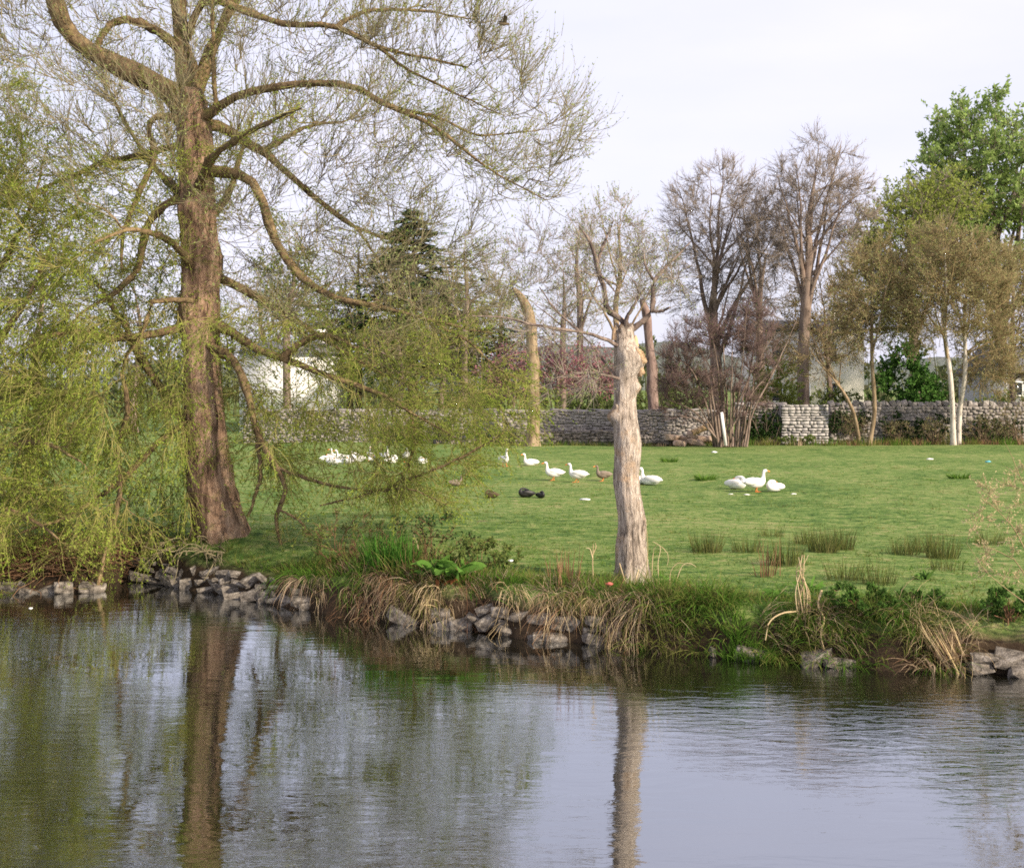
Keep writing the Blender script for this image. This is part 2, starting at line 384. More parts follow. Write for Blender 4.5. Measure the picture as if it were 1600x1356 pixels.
def quads(b, d, ln, wd, flat=None, tri=False):
    """diamond leaves: base b, direction d; (n,)"""
    n = len(b); d = unit(d)
    s = R.normal(0, 1, (n, 3)) if flat is None else np.cross(d, flat + R.normal(0, .25, (n, 3)))
    s = unit(s - d * (s * d).sum(1, keepdims=True))
    ln = np.broadcast_to(ln, (n,))[:, None]; wd = np.broadcast_to(wd, (n,))[:, None]
    nn = np.cross(d, s)
    if tri:                                             # leaves a pixel or two long: one blade-shaped triangle
        m = b + d * ln * .3
        V = np.stack([b + s * wd * .4, b + d * ln + nn * ln * .1, m - s * wd * 1.5], 1).reshape(-1, 3)
        return V, [np.arange(3 * n).reshape(n, 3)]
    m = b + d * ln * .5 + nn * ln * .06
    V = np.stack([b, m + s * wd, b + d * ln, m - s * wd], 1).reshape(-1, 3)
    return V, [np.arange(4 * n).reshape(n, 4)]

def leaves_on(P, n, ln, wd, t0=.15, wts=None, spread=.8, trop=0.):
    N = len(P); p = None if wts is None else wts / wts.sum()
    idx = R.choice(N, n, p=p); b, T = at(P, idx, R.uniform(t0, 1, n))
    d = T * .7 + R.normal(0, spread, (n, 3)) * .6; d[:, 2] += trop
    k = R.uniform(.7, 1.3, n)
    return quads(b, d, ln * k, wd * k, tri=True)

def blades(base, d, ln, K, trop, wd, jit=.08, broad=False):
    """flat tapered blades"""
    P = grow(base, d, ln, K, trop, jit); N = len(P)
    T = unit(np.gradient(P, axis=1))
    sv = R.normal(0, 1, (N, 3)); sv[:, 2] *= .2
    sd = unit(np.cross(T, np.cross(np.broadcast_to(sv[:, None], T.shape), T)))
    u = np.linspace(0, 1, K)
    prof = np.sin(np.pi * np.clip(u * .86 + .1, 0, 1)) ** .8 if broad else (1 - u ** 1.6) + .06
    W_ = np.broadcast_to(wd, (N,))[:, None, None] * prof[None, :, None] * .5
    m = 2 * K - 1
    V = np.concatenate([np.stack([P + sd * W_, P - sd * W_], 2)[:, :-1].reshape(N, m - 1, 3), P[:, -1:]], 1).reshape(-1, 3)
    i = np.arange(N)[:, None] * m + np.arange(K - 2)[None] * 2; t = np.arange(N) * m + m - 3
    return V, [np.stack([i, i + 1, i + 3, i + 2], -1).reshape(-1, 4), np.stack([t, t + 1, t + 2], -1)]

def connect(pos, dr, rad, targets, K=7, wob=.06, rmin=.012, kr=.016, up=0., align=.45, maxd=99.):
    """branches from the skeleton nodes out to targets, nearest first, each new branch a place for the next to start"""
    n0 = len(pos); cap = n0 + len(targets) * K
    A = np.empty((cap, 3)); D = np.empty((cap, 3)); Q = np.empty(cap)
    A[:n0], D[:n0], Q[:n0] = pos, dr, rad; n = n0
    near = np.array([np.min(np.linalg.norm(pos - t, axis=1)) for t in targets])
    P, RR, ids = [], [], []
    u = np.linspace(0, 1, K)[:, None]
    for j in np.argsort(near):
        t = targets[j]; v = t - A[:n]; dd = np.linalg.norm(v, axis=1) + 1e-6
        cs = (v * D[:n]).sum(1) / dd
        k = int(np.argmin(dd * (1.25 - align * cs)))
        l = dd[k]
        if l < .15 or l > maxd: continue
        s = A[k]
        c = s + (D[k] * .55 + v[k] / l * .45) * l * .5 + np.array([0, 0, up * l])
        b = s * (1 - u) ** 2 + 2 * c * u * (1 - u) + t * u ** 2
        b[1:-1] += R.normal(0, wob * l / 2, (K - 2, 3))
        r0 = min(Q[k] * .8, rmin + kr * l); r1 = max(rmin * .6, r0 * .4)
        rr = r0 + (r1 - r0) * u[:, 0]
        P.append(b); RR.append(rr); ids.append(j)
        T = unit(np.gradient(b, axis=0))
        A[n:n + K - 2], D[n:n + K - 2], Q[n:n + K - 2] = b[2:], T[2:], rr[2:]; n += K - 2
    return np.array(P), np.array(RR), np.array(ids)

def trunk(path, n=40, sides=28, ridge=.06, flare=0., flare_h=1.2, lobes=5, knobs=(), seed=1, rough_top=0.):
    """path rows (x,y,z,r); ridged, flared into roots at the foot; knobs: (angle, height, size, out)"""
    q = smooth_path(path, n); rg = np.random.default_rng(seed)
    P, r = q[:, :3], q[:, 3]
    a = np.arange(sides) * 2 * math.pi / sides
    ph = rg.uniform(0, 6.28, 6); h = P[:, 2] - P[0, 2]
    tw = h[:, None] * .12
    rid = sum(np.sin(k * (a[None] + tw) + ph[i] + .9 * np.sin(h[:, None] * (.5 + .2 * i))) / (1 + .25 * i) for i, k in enumerate((3, 5, 8, 13))) * ridge / 2.2
    fl = flare * np.exp(-h / flare_h * 2.2)[:, None] * (.55 + .65 * np.clip(np.cos(lobes * a[None] / 1.0 + ph[5]), -.4, 1))
    rad = r[:, None] * (1 + rid + rg.normal(0, ridge * .22, (n, sides))) + fl
    for (ka, kh, ks, ko) in knobs:
        da = (a[None] - ka + math.pi) % (2 * math.pi) - math.pi
        rad = rad + ko * np.exp(-((da * r[:, None]) ** 2 + (h[:, None] - kh) ** 2) / (2 * (ks * .5) ** 2))
    ring = np.stack([P[:, None, 0] + np.cos(a)[None] * rad, P[:, None, 1] + np.sin(a)[None] * rad, P[:, None, 2] + np.zeros_like(rad)], -1)
    if rough_top: ring[-2:, :, 2] += rg.uniform(-rough_top, rough_top, (2, sides)); ring[-1, :, :2] = P[-1, :2] + (ring[-1, :, :2] - P[-1, :2]) * .8
    V = np.vstack([ring.reshape(-1, 3), P[-1][None] + [[0, 0, -.05]]])
    i = np.arange(n - 1)[:, None] * sides; s = np.arange(sides)[None]; s2 = (s + 1) % sides
    Q = np.stack([i + s, i + s2, i + sides + s2, i + sides + s], -1).reshape(-1, 4)
    top = (n - 1) * sides
    Tt = np.stack([top + s[0], top + s2[0], np.full(sides, n * sides)], -1)
    return (V, [Q, Tt]), P, r

def box(c, s, rz=0., jitter=0.):
    v = np.array([[x, y, z] for z in (-.5, .5) for y in (-.5, .5) for x in (-.5, .5)]) * s
    if jitter: v = v + R.normal(0, jitter, v.shape) * np.array(s)
    if rz:
        k, q = math.cos(rz), math.sin(rz); v = np.stack([v[:, 0] * k - v[:, 1] * q, v[:, 0] * q + v[:, 1] * k, v[:, 2]], 1)
    f = np.array([[0, 2, 3, 1], [4, 5, 7, 6], [0, 1, 5, 4], [2, 6, 7, 3], [0, 4, 6, 2], [1, 3, 7, 5]])
    return v + np.asarray(c), [f]

def rock_mesh(name, seed, mat, flat=.75):
    """an angular stone: a box cut once each way, corners knocked in"""
    rg = np.random.default_rng(seed)
    import bmesh
    bm = bmesh.new()
    for _ in range(17):
        p = rg.uniform(-.5, .5, 3); k = rg.integers(3); p[k] = math.copysign(.5, p[k]) * rg.uniform(.85, 1.)
        bm.verts.new(p * np.array([1, .9, flat]) * 1.05)
    h = bmesh.ops.convex_hull(bm, input=list(bm.verts))
    bmesh.ops.delete(bm, geom=[e for e in h['geom_interior'] if isinstance(e, bmesh.types.BMVert)], context='VERTS')
    me = bpy.data.meshes.new(name); bm.to_mesh(me); bm.free(); me.materials.append(mat)
    return me

def blob(c, r, rot=0., n=6, s=10):
    th = np.linspace(.02, math.pi - .02, n); a = np.arange(s) * 2 * math.pi / s
    P = np.stack([np.outer(np.cos(th), np.ones(s)), np.outer(np.sin(th), np.cos(a)), np.outer(np.sin(th), np.sin(a))], -1).reshape(-1, 3) * r
    k, q = math.cos(rot), math.sin(rot); P = np.stack([P[:, 0] * k - P[:, 2] * q, P[:, 1], P[:, 0] * q + P[:, 2] * k], 1)
    i = np.arange(n - 1)[:, None] * s; b = np.arange(s)[None]; b2 = (b + 1) % s
    return P + np.asarray(c), [np.stack([i + b, i + b2, i + s + b2, i + s + b], -1).reshape(-1, 4), ]

# ------------------------------------------------------------------ the lie of the land
edge_px = [(0, 926), (140, 924), (165, 912), (205, 906), (300, 920), (400, 940), (450, 946), (520, 962), (600, 969), (700, 981), (760, 987), (820, 998), (900, 1002), (980, 1011),
           (1050, 1020), (1130, 1026), (1200, 1033), (1300, 1040), (1400, 1046), (1500, 1051), (1600, 1056)]
EX, EY = [], []
for px, py in edge_px:
    p = gpt(px, py, WZ); EX.append(p[0]); EY.append(p[1])
EX = np.array([-400, -60, -22] + EX + [14, 30, 400]); EY = np.array([31, 31, 29.4] + EY + [19.6, 18.5, 18.5])
def edge(x): return np.interp(x, EX, EY)
_g = np.random.default_rng(3)
_wv = [( _g.uniform(.05, 1.1), _g.uniform(0, 6.28), _g.uniform(0, 6.28)) for _ in range(14)]
def bumps(x, y):
    z = 0
    for f, a, p in _wv: z = z + np.sin((x * math.cos(a) + y * math.sin(a)) * f + p) * .03 / (.35 + f)
    return z * .55
def H(x, y):
    x = np.asarray(x, float); y = np.asarray(y, float)
    d = y - edge(x) + .10 * np.sin(x * 2.3) + .07 * np.sin(x * 5.1 + 1)
    lip = np.interp(x, [-11, -7.5, -4.6, -3.2, -1], [-.62, -.36, -.32, -.12, -.02])
    up = np.interp(d, [-6, -1.2, -.25, .0, .14, .34, .8], [-2.2, -1.5, -1.14, -.92, -.52, -.14, 0])
    z = np.where(d < 1.0, np.where(up > lip, lip, up), lip)
    z = z + (0 - lip) * np.clip((d - .6) / 2.2, 0, 1) ** .8
    far = np.clip((d - .6) / 4, 0, 1)
    mound = .34 * np.exp(-((x + 7.1) ** 2 + (y - 30.8) ** 2) / 3.2) * np.clip(d / .6, 0, 1)      # the ground heaped up round the old willow's roots
    return z + bumps(x, y) * far + mound
def on(px, py):
    """ground point seen at a pixel"""
    z = 0.
    for _ in range(6):
        p = gpt(px, py, z); z = float(H(p[0], p[1]))
    return np.array([p[0], p[1], z])
def lip(px, back=.5):
    """point on the bank at a photo column, back metres inland from the water"""
    Y = 25.
    for _ in range(12): Y = float(edge((px - CX) / F * Y))+back
    x = (px - CX) / F * Y
    return np.array([x, Y, float(H(x, Y))])

xs = np.unique(np.concatenate([np.linspace(-16, 14, 150), np.sign(np.linspace(-1, 1, 61)) * (14 + (np.abs(np.linspace(-1, 1, 61)) ** 2.6) * 1500)]))
ds = np.concatenate([[-80, -20, -6, -3, -1.2, -.6, -.25], np.arange(-.1, 1.2, .09), np.arange(1.2, 6, .3), np.arange(6, 30, 1.), np.arange(30, 90, 3.), [100, 120, 150, 200, 300, 500, 900, 1600]])
XX, DD = np.meshgrid(xs, ds, indexing='ij'); YY = edge(XX) + DD
ZZ = H(XX, YY)
gi = np.arange(len(xs) - 1)[:, None] * len(ds) + np.arange(len(ds) - 1)[None]
ground = part('ground', (np.stack([XX, YY, ZZ], -1).reshape(-1, 3), [np.stack([gi, gi + len(ds), gi + len(ds) + 1, gi + 1], -1).reshape(-1, 4)]), M['ground'])
tag(ground, kind='structure')

wx = np.array([-400, -30, 30, 400.]); wy = np.array([-60, 0, 20, 45.])
wv = np.array([[x, y, WZ] for x in wx for y in wy]); wi = np.arange(3)[:, None] * 4 + np.arange(3)[None]
river = part('river_water', (wv, [np.stack([wi, wi + 4, wi + 5, wi + 1], -1).reshape(-1, 4)]), M['water']); tag(river, kind='structure')

# hills beyond everything
hx = np.linspace(-900, 900, 90); hz = 17 + 9 * np.sin(hx * .006 + 1) + 6 * np.sin(hx * .021) + 3 * np.sin(hx * .07)
hv = []
for x, z in zip(hx, hz): hv += [[x, 760, -2], [x, 800, z * .55], [x, 880, z], [x, 1050, z * .9], [x, 1200, -2]]
hi = np.arange(89)[:, None] * 5 + np.arange(4)[None]
M['hill'] = surf('wooded hill', [(.3, (.12, .14, .125)), (.5, (.15, .17, .14)), (.7, (.2, .2, .17))], (.05, .05, .05), bump=1., bscale=(.2, .2, .2), dist=6)
tag(part('hills', (np.array(hv), [np.stack([hi, hi + 5, hi + 6, hi + 1], -1).reshape(-1, 4)]), M['hill']), kind='structure')

# ------------------------------------------------------------------ trees: the big willow
def px_path(pts, Y0):
    """rows (px, py, depth offset, radius) -> world rows (x,y,z,r)"""
    return np.array([list(wpt(a, b, Y0 + c)) + [r] for a, b, c, r in pts])

def in_poly(n, poly, Y0, dY):
    poly = np.array(poly, float); lo, hi = poly.min(0), poly.max(0); out = []
    while len(out) < n:
        q = R.uniform(lo, hi); x0, y0 = poly[:, 0], poly[:, 1]; x1, y1 = np.roll(x0, -1), np.roll(y0, -1)
        c = ((y0 > q[1]) != (y1 > q[1])) & (q[0] < (x1 - x0) * (q[1] - y0) / (y1 - y0 + 1e-9) + x0)
        if c.sum() % 2: out.append(wpt(q[0], q[1], Y0 + np.clip(R.normal(0, dY), -2.2 * dY, 2.2 * dY)))
    return np.array(out)

def build_limbs(root, limbs, Y0, mat, sides=8, name='limb', wob=.03, K=18):
    pos, dr, rad = [], [], []
    for l in limbs:
        q = smooth_path(px_path(l, Y0), K)
        q[2:, :3] += np.cumsum(R.normal(0, wob * .35, (K - 2, 3)), 0) * .5 + R.normal(0, wob * .3, (K - 2, 3))
        P, r = q[None, :, :3], q[None, :, 3] * (.9 + R.normal(0, .09, (1, K)))
        V_, f_ = tubes(P, r, sides); V_ = V_ + R.normal(0, .09, V_.shape) * np.repeat(r.ravel(), sides)[:, None]
        part(name, (V_, f_), mat, root)
        pos.append(q[:, :3]); dr.append(unit(np.gradient(q[:, :3], axis=0))); rad.append(q[:, 3])
    return np.vstack(pos), np.vstack(dr), np.concatenate(rad)

WY = 30.9
wb = np.array([wpt(333, 852, WY)[0], WY, -.25])
willow = thing('willow_tree', wb, 'big old willow with thick red-brown ridged trunk and sweeping boughs on the riverbank', 'tree')
tr_path = px_path([(358, 885, 0, .70), (353, 850, 0, .66), (339, 800, 0, .60), (328, 750, 0, .56), (320, 670, 0, .48), (316, 590, 0, .44), (312, 480, 0, .44), (310, 390, 0, .42), (308, 300, 0, .40), (305, 220, 0, .42), (300, 165, 0, .38), (296, 140, 0, .3)], WY)
g, TP, TR = trunk(tr_path, 90, 44, .10, .48, 1.0, 5, [(-1.2, 3.6, .5, .1), (3.4, 6., .6, .12), (.3, 7.4, .6, .12), (-1.9, 8.6, .5, .12)], 4)
part('trunk', g, M['willow_bark'], willow)
limbs = [
 [(302, 215, 0, .30), (270, 150, -.3, .30), (190, 105, -.6, .27), (120, 65, -.9, .24), (88, 8, -1.1, .22), (70, -70, -1.3, .19), (40, -160, -1.6, .12)],
 [(304, 215, .1, .30), (292, 120, .2, .27), (280, 40, .4, .24), (282, -40, .6, .2), (300, -140, .6, .14), (320, -260, .7, .06)],
 [(280, 75, .3, .15), (235, 42, .1, .13), (188, 30, -.1, .11), (162, 50, -.3, .09), (150, 75, -.5, .06)],
 [(338, 180, -.4, .07), (334, 80, -.5, .06), (331, -20, -.5, .05), (328, -120, -.5, .03)],
 [(292, 60, .2, .12), (322, 0, 0, .11), (400, 25, -.3, .10), (455, 40, -.5, .09), (525, 42, -.7, .075), (592, 75, -.8, .06), (660, 90, -.9, .04), (730, 105, -1, .02)],
 [(525, 42, -.7, .06), (572, 18, -.6, .05), (650, 16, -.4, .035), (740, 30, -.3, .015)],
 [(592, 75, -.8, .045), (640, 110, -1.2, .04), (700, 140, -1.5, .03), (790, 180, -1.9, .012)],
 [(318, 185, -.2, .13), (352, 160, -.5, .12), (385, 145, -.9, .11), (440, 134, -1.3, .10), (505, 128, -1.6, .09), (560, 138, -1.8, .08), (605, 165, -2, .07), (680, 200, -2.2, .05), (760, 262, -2.4, .03), (850, 310, -2.6, .012)],
 [(620, 170, -2, .045), (690, 185, -1.7, .035), (750, 210, -1.5, .025), (840, 205, -1.3, .012)],
 [(318, 195, .1, .15), (350, 200, .4, .15), (385, 222, .8, .13), (412, 238, 1., .12), (452, 272, 1.3, .10), (505, 320, 1.7, .08), (555, 355, 2, .06), (600, 372, 2.2, .04), (640, 378, 2.3, .02)],
 [(553, 353, 2, .045), (580, 390, 1.9, .035), (612, 432, 1.8, .015)],
 [(410, 236, 1., .09), (440, 220, 1.3, .07), (480, 200, 1.7, .05), (540, 190, 2.2, .02)],
 [(312, 262, 0, .16), (352, 270, -.3, .15), (385, 276, -.5, .14), (407, 305, -.7, .13), (422, 355, -.9, .12), (442, 400, -1.1, .11), (488, 450, -1.4, .09), (530, 470, -1.6, .08), (605, 485, -1.9, .06), (680, 505, -2.2, .04), (770, 522, -2.5, .015)],
 [(680, 505, -2.2, .04), (735, 535, -2.3, .03), (775, 575, -2.4, .02), (830, 600, -2.5, .008)],
 [(318, 425, 0, .14), (360, 442, .3, .12), (405, 468, .6, .10), (460, 500, .9, .08), (520, 540, 1.3, .06), (590, 580, 1.7, .035), (650, 600, 2., .015)],
 [(318, 500, -.1, .15), (360, 518, -.4, .13), (400, 545, -.7, .115), (445, 562, -1, .10), (500, 582, -1.3, .085), (545, 598, -1.5, .07), (605, 622, -1.8, .06), (660, 655, -2, .03), (720, 690, -2.2, .012)],
 [(440, 560, -1, .1), (480, 530, -1.3, .09), (515, 525, -1.5, .07), (560, 545, -1.6, .03)],
 [(325, 540, -.3, .12), (362, 560, -.8, .11), (385, 610, -1.1, .1), (400, 670, -1.3, .095), (428, 725, -1.4, .085), (448, 757, -1.4, .075), (440, 790, -1.4, .06), (432, 815, -1.3, .05), (440, 850, -1.2, .04)],
 [(402, 690, -1.3, .06), (408, 740, -1.2, .055), (398, 775, -1.1, .045), (388, 808, -1, .03)],
 [(432, 730, -1.4, .05), (470, 745, -1.6, .045), (520, 758, -1.8, .04), (580, 768, -2, .03), (640, 765, -2.2, .022), (700, 790, -2.4, .01)],
 [(436, 795, -1.4, .03), (470, 815, -1.5, .03), (480, 840, -1.5, .015)],
 [(640, 640, 1.2, .05), (650, 690, 1.1, .05), (640, 735, 1, .04), (660, 745, .9, .02)],
 [(500, 790, -1.8, .02), (580, 770, -2, .025), (660, 742, -2.2, .03), (730, 712, -2.4, .025), (800, 672, -2.5, .01)],
 [(305, 225, 0, .13), (262, 232, .2, .11), (215, 245, .4, .1), (165, 254, .6, .08), (110, 275, .8, .06), (40, 305, 1., .03)],
 [(300, 195, -.2, .11), (250, 180, -.5, .1), (232, 200, -.7, .09), (242, 245, -.9, .085), (222, 295, -1.1, .075), (196, 360, -1.3, .06), (190, 420, -1.5, .03)],
 [(304, 310, -.1, .13), (262, 318, -.4, .12), (230, 355, -.7, .11), (215, 420, -.9, .09), (180, 455, -1.1, .07), (120, 490, -1.3, .03)],
 [(306, 500, 0, .15), (255, 520, -.4, .12), (180, 530, -.8, .1), (100, 520, -1.2, .07), (10, 560, -1.6, .03)],
 [(310, 690, 0, .15), (262, 620, .3, .13), (220, 560, .5, .11), (190, 500, .6, .08), (150, 440, .7, .04)],
 [(300, 470, -.8, .07), (237, 472, -1.3, .065), (226, 520, -1.4, .065), (190, 572, -1.5, .065), (200, 640, -1.6, .06), (182, 700, -1.6, .06), (188, 760, -1.7, .06), (168, 850, -1.8, .06), (148, 930, -1.9, .05)],
 [(305, 650, -.2, .10), (250, 690, -.7, .08), (195, 745, -1.1, .07), (120, 800, -1.4, .05), (30, 835, -1.7, .03)],
 [(310, 380, .2, .16), (330, 340, 1.5, .13), (360, 300, 3., .1), (380, 240, 4.4, .07), (400, 180, 5.5, .03)],
 [(300, 330, .2, .15), (270, 290, 1.6, .12), (240, 260, 3.2, .09), (200, 200, 4.6, .06), (160, 120, 5.6, .03)],
 [(308, 300, -.2, .14), (330, 250, -1.6, .11), (370, 215, -3., .08), (420, 190, -4.4, .05), (470, 170, -5.6, .02)],
 [(302, 420, -.2, .12), (280, 390, -1.4, .1), (250, 370, -2.6, .08), (200, 360, -3.8, .05), (150, 380, -4.6, .02)],
 [(300, 180, 0, .2), (330, 80, .8, .17), (390, -40, 1.6, .13), (460, -140, 2.2, .09), (540, -210, 2.7, .04)],
]
lp, ld, lr = build_limbs(willow, limbs, WY, M['limb_bark'])
# regions of the crown: outline (photo columns and rows at the tree's distance), branches, depth, leafiness, bend of the twigs (up or down)
regions = [
 ([(330, -20), (790, -40), (850, 90), (915, 190), (905, 270), (850, 335), (640, 335), (420, 300), (330, 200)], 240, 1.9, .5, .8),
 ([(340, 300), (640, 330), (780, 420), (780, 520), (600, 560), (420, 520), (340, 450)], 130, 1.9, .55, .2),
 ([(340, 480), (700, 500), (800, 560), (850, 620), (845, 675), (705, 765), (580, 790), (420, 760), (360, 640)], 200, 1.7, .95, -.35),
 ([(-60, -60), (330, -40), (300, 260), (140, 300), (-60, 260)], 170, 2.2, .45, .6),
 ([(-60, 260), (290, 250), (290, 480), (-60, 480)], 185, 1.9, .9, -.1),
 ([(-60, 470), (300, 470), (300, 800), (220, 870), (0, 870), (-60, 800)], 220, 1.6, 1.15, -.7),
 ([(-80, -60), (820, -40), (700, -200), (500, -330), (200, -360), (0, -260)], 260, 2.6, .8, .5),
]
tg, tid = [], []
for k, (poly, n, dY, lf, tz) in enumerate(regions):
    t_ = in_poly(n, poly, WY - .4, dY)
    c_, r_ = CX + F * t_[:, 0] / t_[:, 1], HY + F * (CH - t_[:, 2]) / t_[:, 1]
    t_ = t_[~((c_ > 370) & (c_ < 515) & (r_ > 535) & (r_ < 630) & (R.uniform(0, 1, n) < .35))]      # the boughs are thinner there
    tg.append(t_); tid += [k] * len(t_)
tg = np.vstack(tg); tid = np.array(tid)
bp_, br_, bi = connect(lp, ld, lr, tg, 7, .10, .009, .012)
breg = tid[bi]
leaf_w = np.array([r[3] for r in regions]); tz_w = np.array([r[4] for r in regions])
WC = wpt(310, 430, WY)
TA, ia = sprout(bp_, 10500, .12, (15, 58), (.6, 1.6), 5, tz_w[breg], WC, .45, jit=.12)
ra_ = breg[ia]
TB, ib = sprout(TA, 30000, .1, (18, 55), (.35, .95), 3, tz_w[ra_] * .8, WC, .25, jit=.12)
rb_ = ra_[ib]
TL, il = sprout(np.repeat(smooth_path(tr_path, 7)[None, :, :3], 1, 0), 620, .2, (50, 90), (.5, 1.4), 6, -.9, jit=.3)   # whiskers all the way up the trunk
TL2, il2 = sprout(TL, 1500, .1, (25, 70), (.3, .6), 4, -.6)
TL3, _ = sprout(np.stack([np.stack([np.interp(np.linspace(0, 17, 7), np.arange(18), lp[i * 18:(i + 1) * 18, c]) for c in range(3)], 1) for i in range(len(limbs))]), 4600, .05, (40, 90), (.3, 1.1), 4, .2, jit=.3)
part('branches', tubes(bp_, br_, 4), M['limb_bark'], willow, kind='stuff')
part('twigs', join([twig(TA[np.isin(ra_, (2, 4, 5))], .010, .004), twig(TB[np.isin(rb_, (2, 4, 5))], .0062, .003), twig(TL, .011, .005), twig(TL2, .007, .004), twig(TL3, .009, .004)]), M['twig_olive'], willow, kind='stuff')
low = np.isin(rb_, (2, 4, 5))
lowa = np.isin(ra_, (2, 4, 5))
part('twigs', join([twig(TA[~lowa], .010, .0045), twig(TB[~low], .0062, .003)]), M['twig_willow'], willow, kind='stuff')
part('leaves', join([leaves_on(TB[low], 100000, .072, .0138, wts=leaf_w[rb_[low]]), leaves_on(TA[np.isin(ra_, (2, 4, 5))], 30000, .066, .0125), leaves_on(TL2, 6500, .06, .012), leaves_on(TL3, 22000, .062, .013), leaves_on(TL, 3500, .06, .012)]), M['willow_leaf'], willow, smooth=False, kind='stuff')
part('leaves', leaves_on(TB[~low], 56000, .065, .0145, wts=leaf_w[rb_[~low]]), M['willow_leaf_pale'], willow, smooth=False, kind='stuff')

# the bushier willow whose boughs come in over the islet at the left
BY = 29.2
bb = np.array([wpt(-150, 870, BY)[0], BY + .8, -.3])
bush = thing('bushy_willow', bb, 'dense yellow-green young willow crowding the water at the photo left edge', 'tree')
bl = [[(-150, 880, .8, .26), (-135, 760, .8, .22), (-110, 600, .7, .18), (-90, 430, .6, .14), (-70, 280, .5, .08), (-50, 170, .4, .03)],
      [(-138, 780, .8, .14), (-80, 660, .3, .11), (-20, 560, -.1, .09), (40, 470, -.4, .06), (80, 380, -.6, .03)],
      [(-140, 820, .8, .12), (-70, 740, 0, .1), (0, 700, -.5, .08), (70, 690, -.9, .05), (130, 720, -1.2, .02)],
      [(-118, 640, .7, .12), (-60, 520, .8, .09), (0, 420, .9, .07), (50, 320, .9, .04), (75, 230, 1., .015)],
      [(-145, 850, .8, .1), (-60, 800, -.2, .08), (20, 800, -.8, .06), (90, 840, -1.2, .03)],
      [(-130, 700, .8, .12), (-170, 560, 0, .1), (-210, 430, -.4, .06)]]
p0, d0, r0 = build_limbs(bush, bl, BY, M['limb_bark'], 7)
tb = np.vstack([in_poly(150, [(-200, 300), (60, 190), (130, 300), (150, 500), (120, 620), (-200, 640)], BY, 1.1), in_poly(150, [(-200, 600), (130, 560), (150, 760), (120, 860), (30, 890), (-200, 870)], BY - .4, 1.0), in_poly(30, [(-160, 300), (-160, 150), (20, 120), (70, 220)], BY, 1.)])
bp2, br2, _ = connect(p0, d0, r0, tb, 7, .1, .008, .012)
A2, _ = sprout(bp2, 2500, .1, (18, 60), (.5, 1.3), 5, .1, np.array(bb) + [0, 0, 3.], .4, jit=.13)
B2, _ = sprout(A2, 7500, .1, (18, 55), (.3, .75), 3, .15, np.array(bb) + [0, 0, 3.], .25, jit=.13)
part('branches', tubes(bp2, br2, 4), M['limb_bark'], bush, kind='stuff')
part('twigs', join([twig(A2, .009, .004), twig(B2, .006, .003)]), M['twig_olive'], bush, kind='stuff')
part('leaves', join([leaves_on(B2, 52000, .075, .0145), leaves_on(A2, 11000, .075, .0145)]), M['willow_leaf'], bush, smooth=False, kind='stuff')

# ------------------------------------------------------------------ the cut-back tree on the bank
PY = 24.9
pb = np.array([wpt(988, 905, PY)[0], PY, -.08])
poll = thing('pollarded_tree', pb, 'pale cut-back tree trunk with knobs and spindly antler branches on the bank', 'tree')
pp = px_path([(988, 912, 0, .31), (988, 890, 0, .295), (987, 850, 0, .265), (984, 790, 0, .225), (980, 745, 0, .225), (978, 690, 0, .225), (977, 640, 0, .215), (976, 590, 0, .205), (977, 555, 0, .21), (976, 530, 0, .20), (974, 512, 0, .19)], PY)
g, P1, R1 = trunk(pp, 120, 48, .06, .13, .6, 6, [(-.2, 4.28, .34, .17), (-.4, 3.82, .16, .12), (3.5, 3.26, .2, .16), (3.2, 2.0, .45, .05), (0., 1.2, .5, .06), (-1.5, 4.5, .3, .1), (.1, 2.6, .5, .06), (-1.9, 1.6, .4, .06), (-1.2, 2.9, .4, .06), (3.3, .7, .4, .05)], 9, .12)
part('trunk', g, M['pollard_bark'], poll)
# torn wood: a raw scar at the knob and splintered stubs on the rim
kn = [(999, 558, -.12, .15), (1000, 578, -.1, .10), (966, 641, -.1, .10)]
for a, b, c, r in kn:
    v, f = blob(wpt(a, b, PY + c), (r * .8, r * .9, r * 1.25), .3, 12, 14)
    q = (v - wpt(a, b, PY + c)) / r
    v = wpt(a, b, PY + c) + q * r * (1 + .16 * np.sin(q[:, :1] * 5 + q[:, 2:] * 4) + .12 * np.sin(q[:, 1:2] * 9 + q[:, 2:] * 7) + R.normal(0, .05, (len(q), 1)))
    part('knob', (v, f), M['knob_wood'] if a > 990 else M['pollard_bark'], poll)
for a, b, h in ((961, 514, .18), (972, 508, .24), (985, 516, .14), (992, 524, .1)):
    p = wpt(a, b + 8, PY - .05); gg = tubes(np.array([[p - [0, 0, .12], p + [0, 0, h * .3], p + [.02, 0, h]]]), np.array([[.075, .06, .012]]), 6)
    part('splinter', gg, M['raw_wood'], poll)
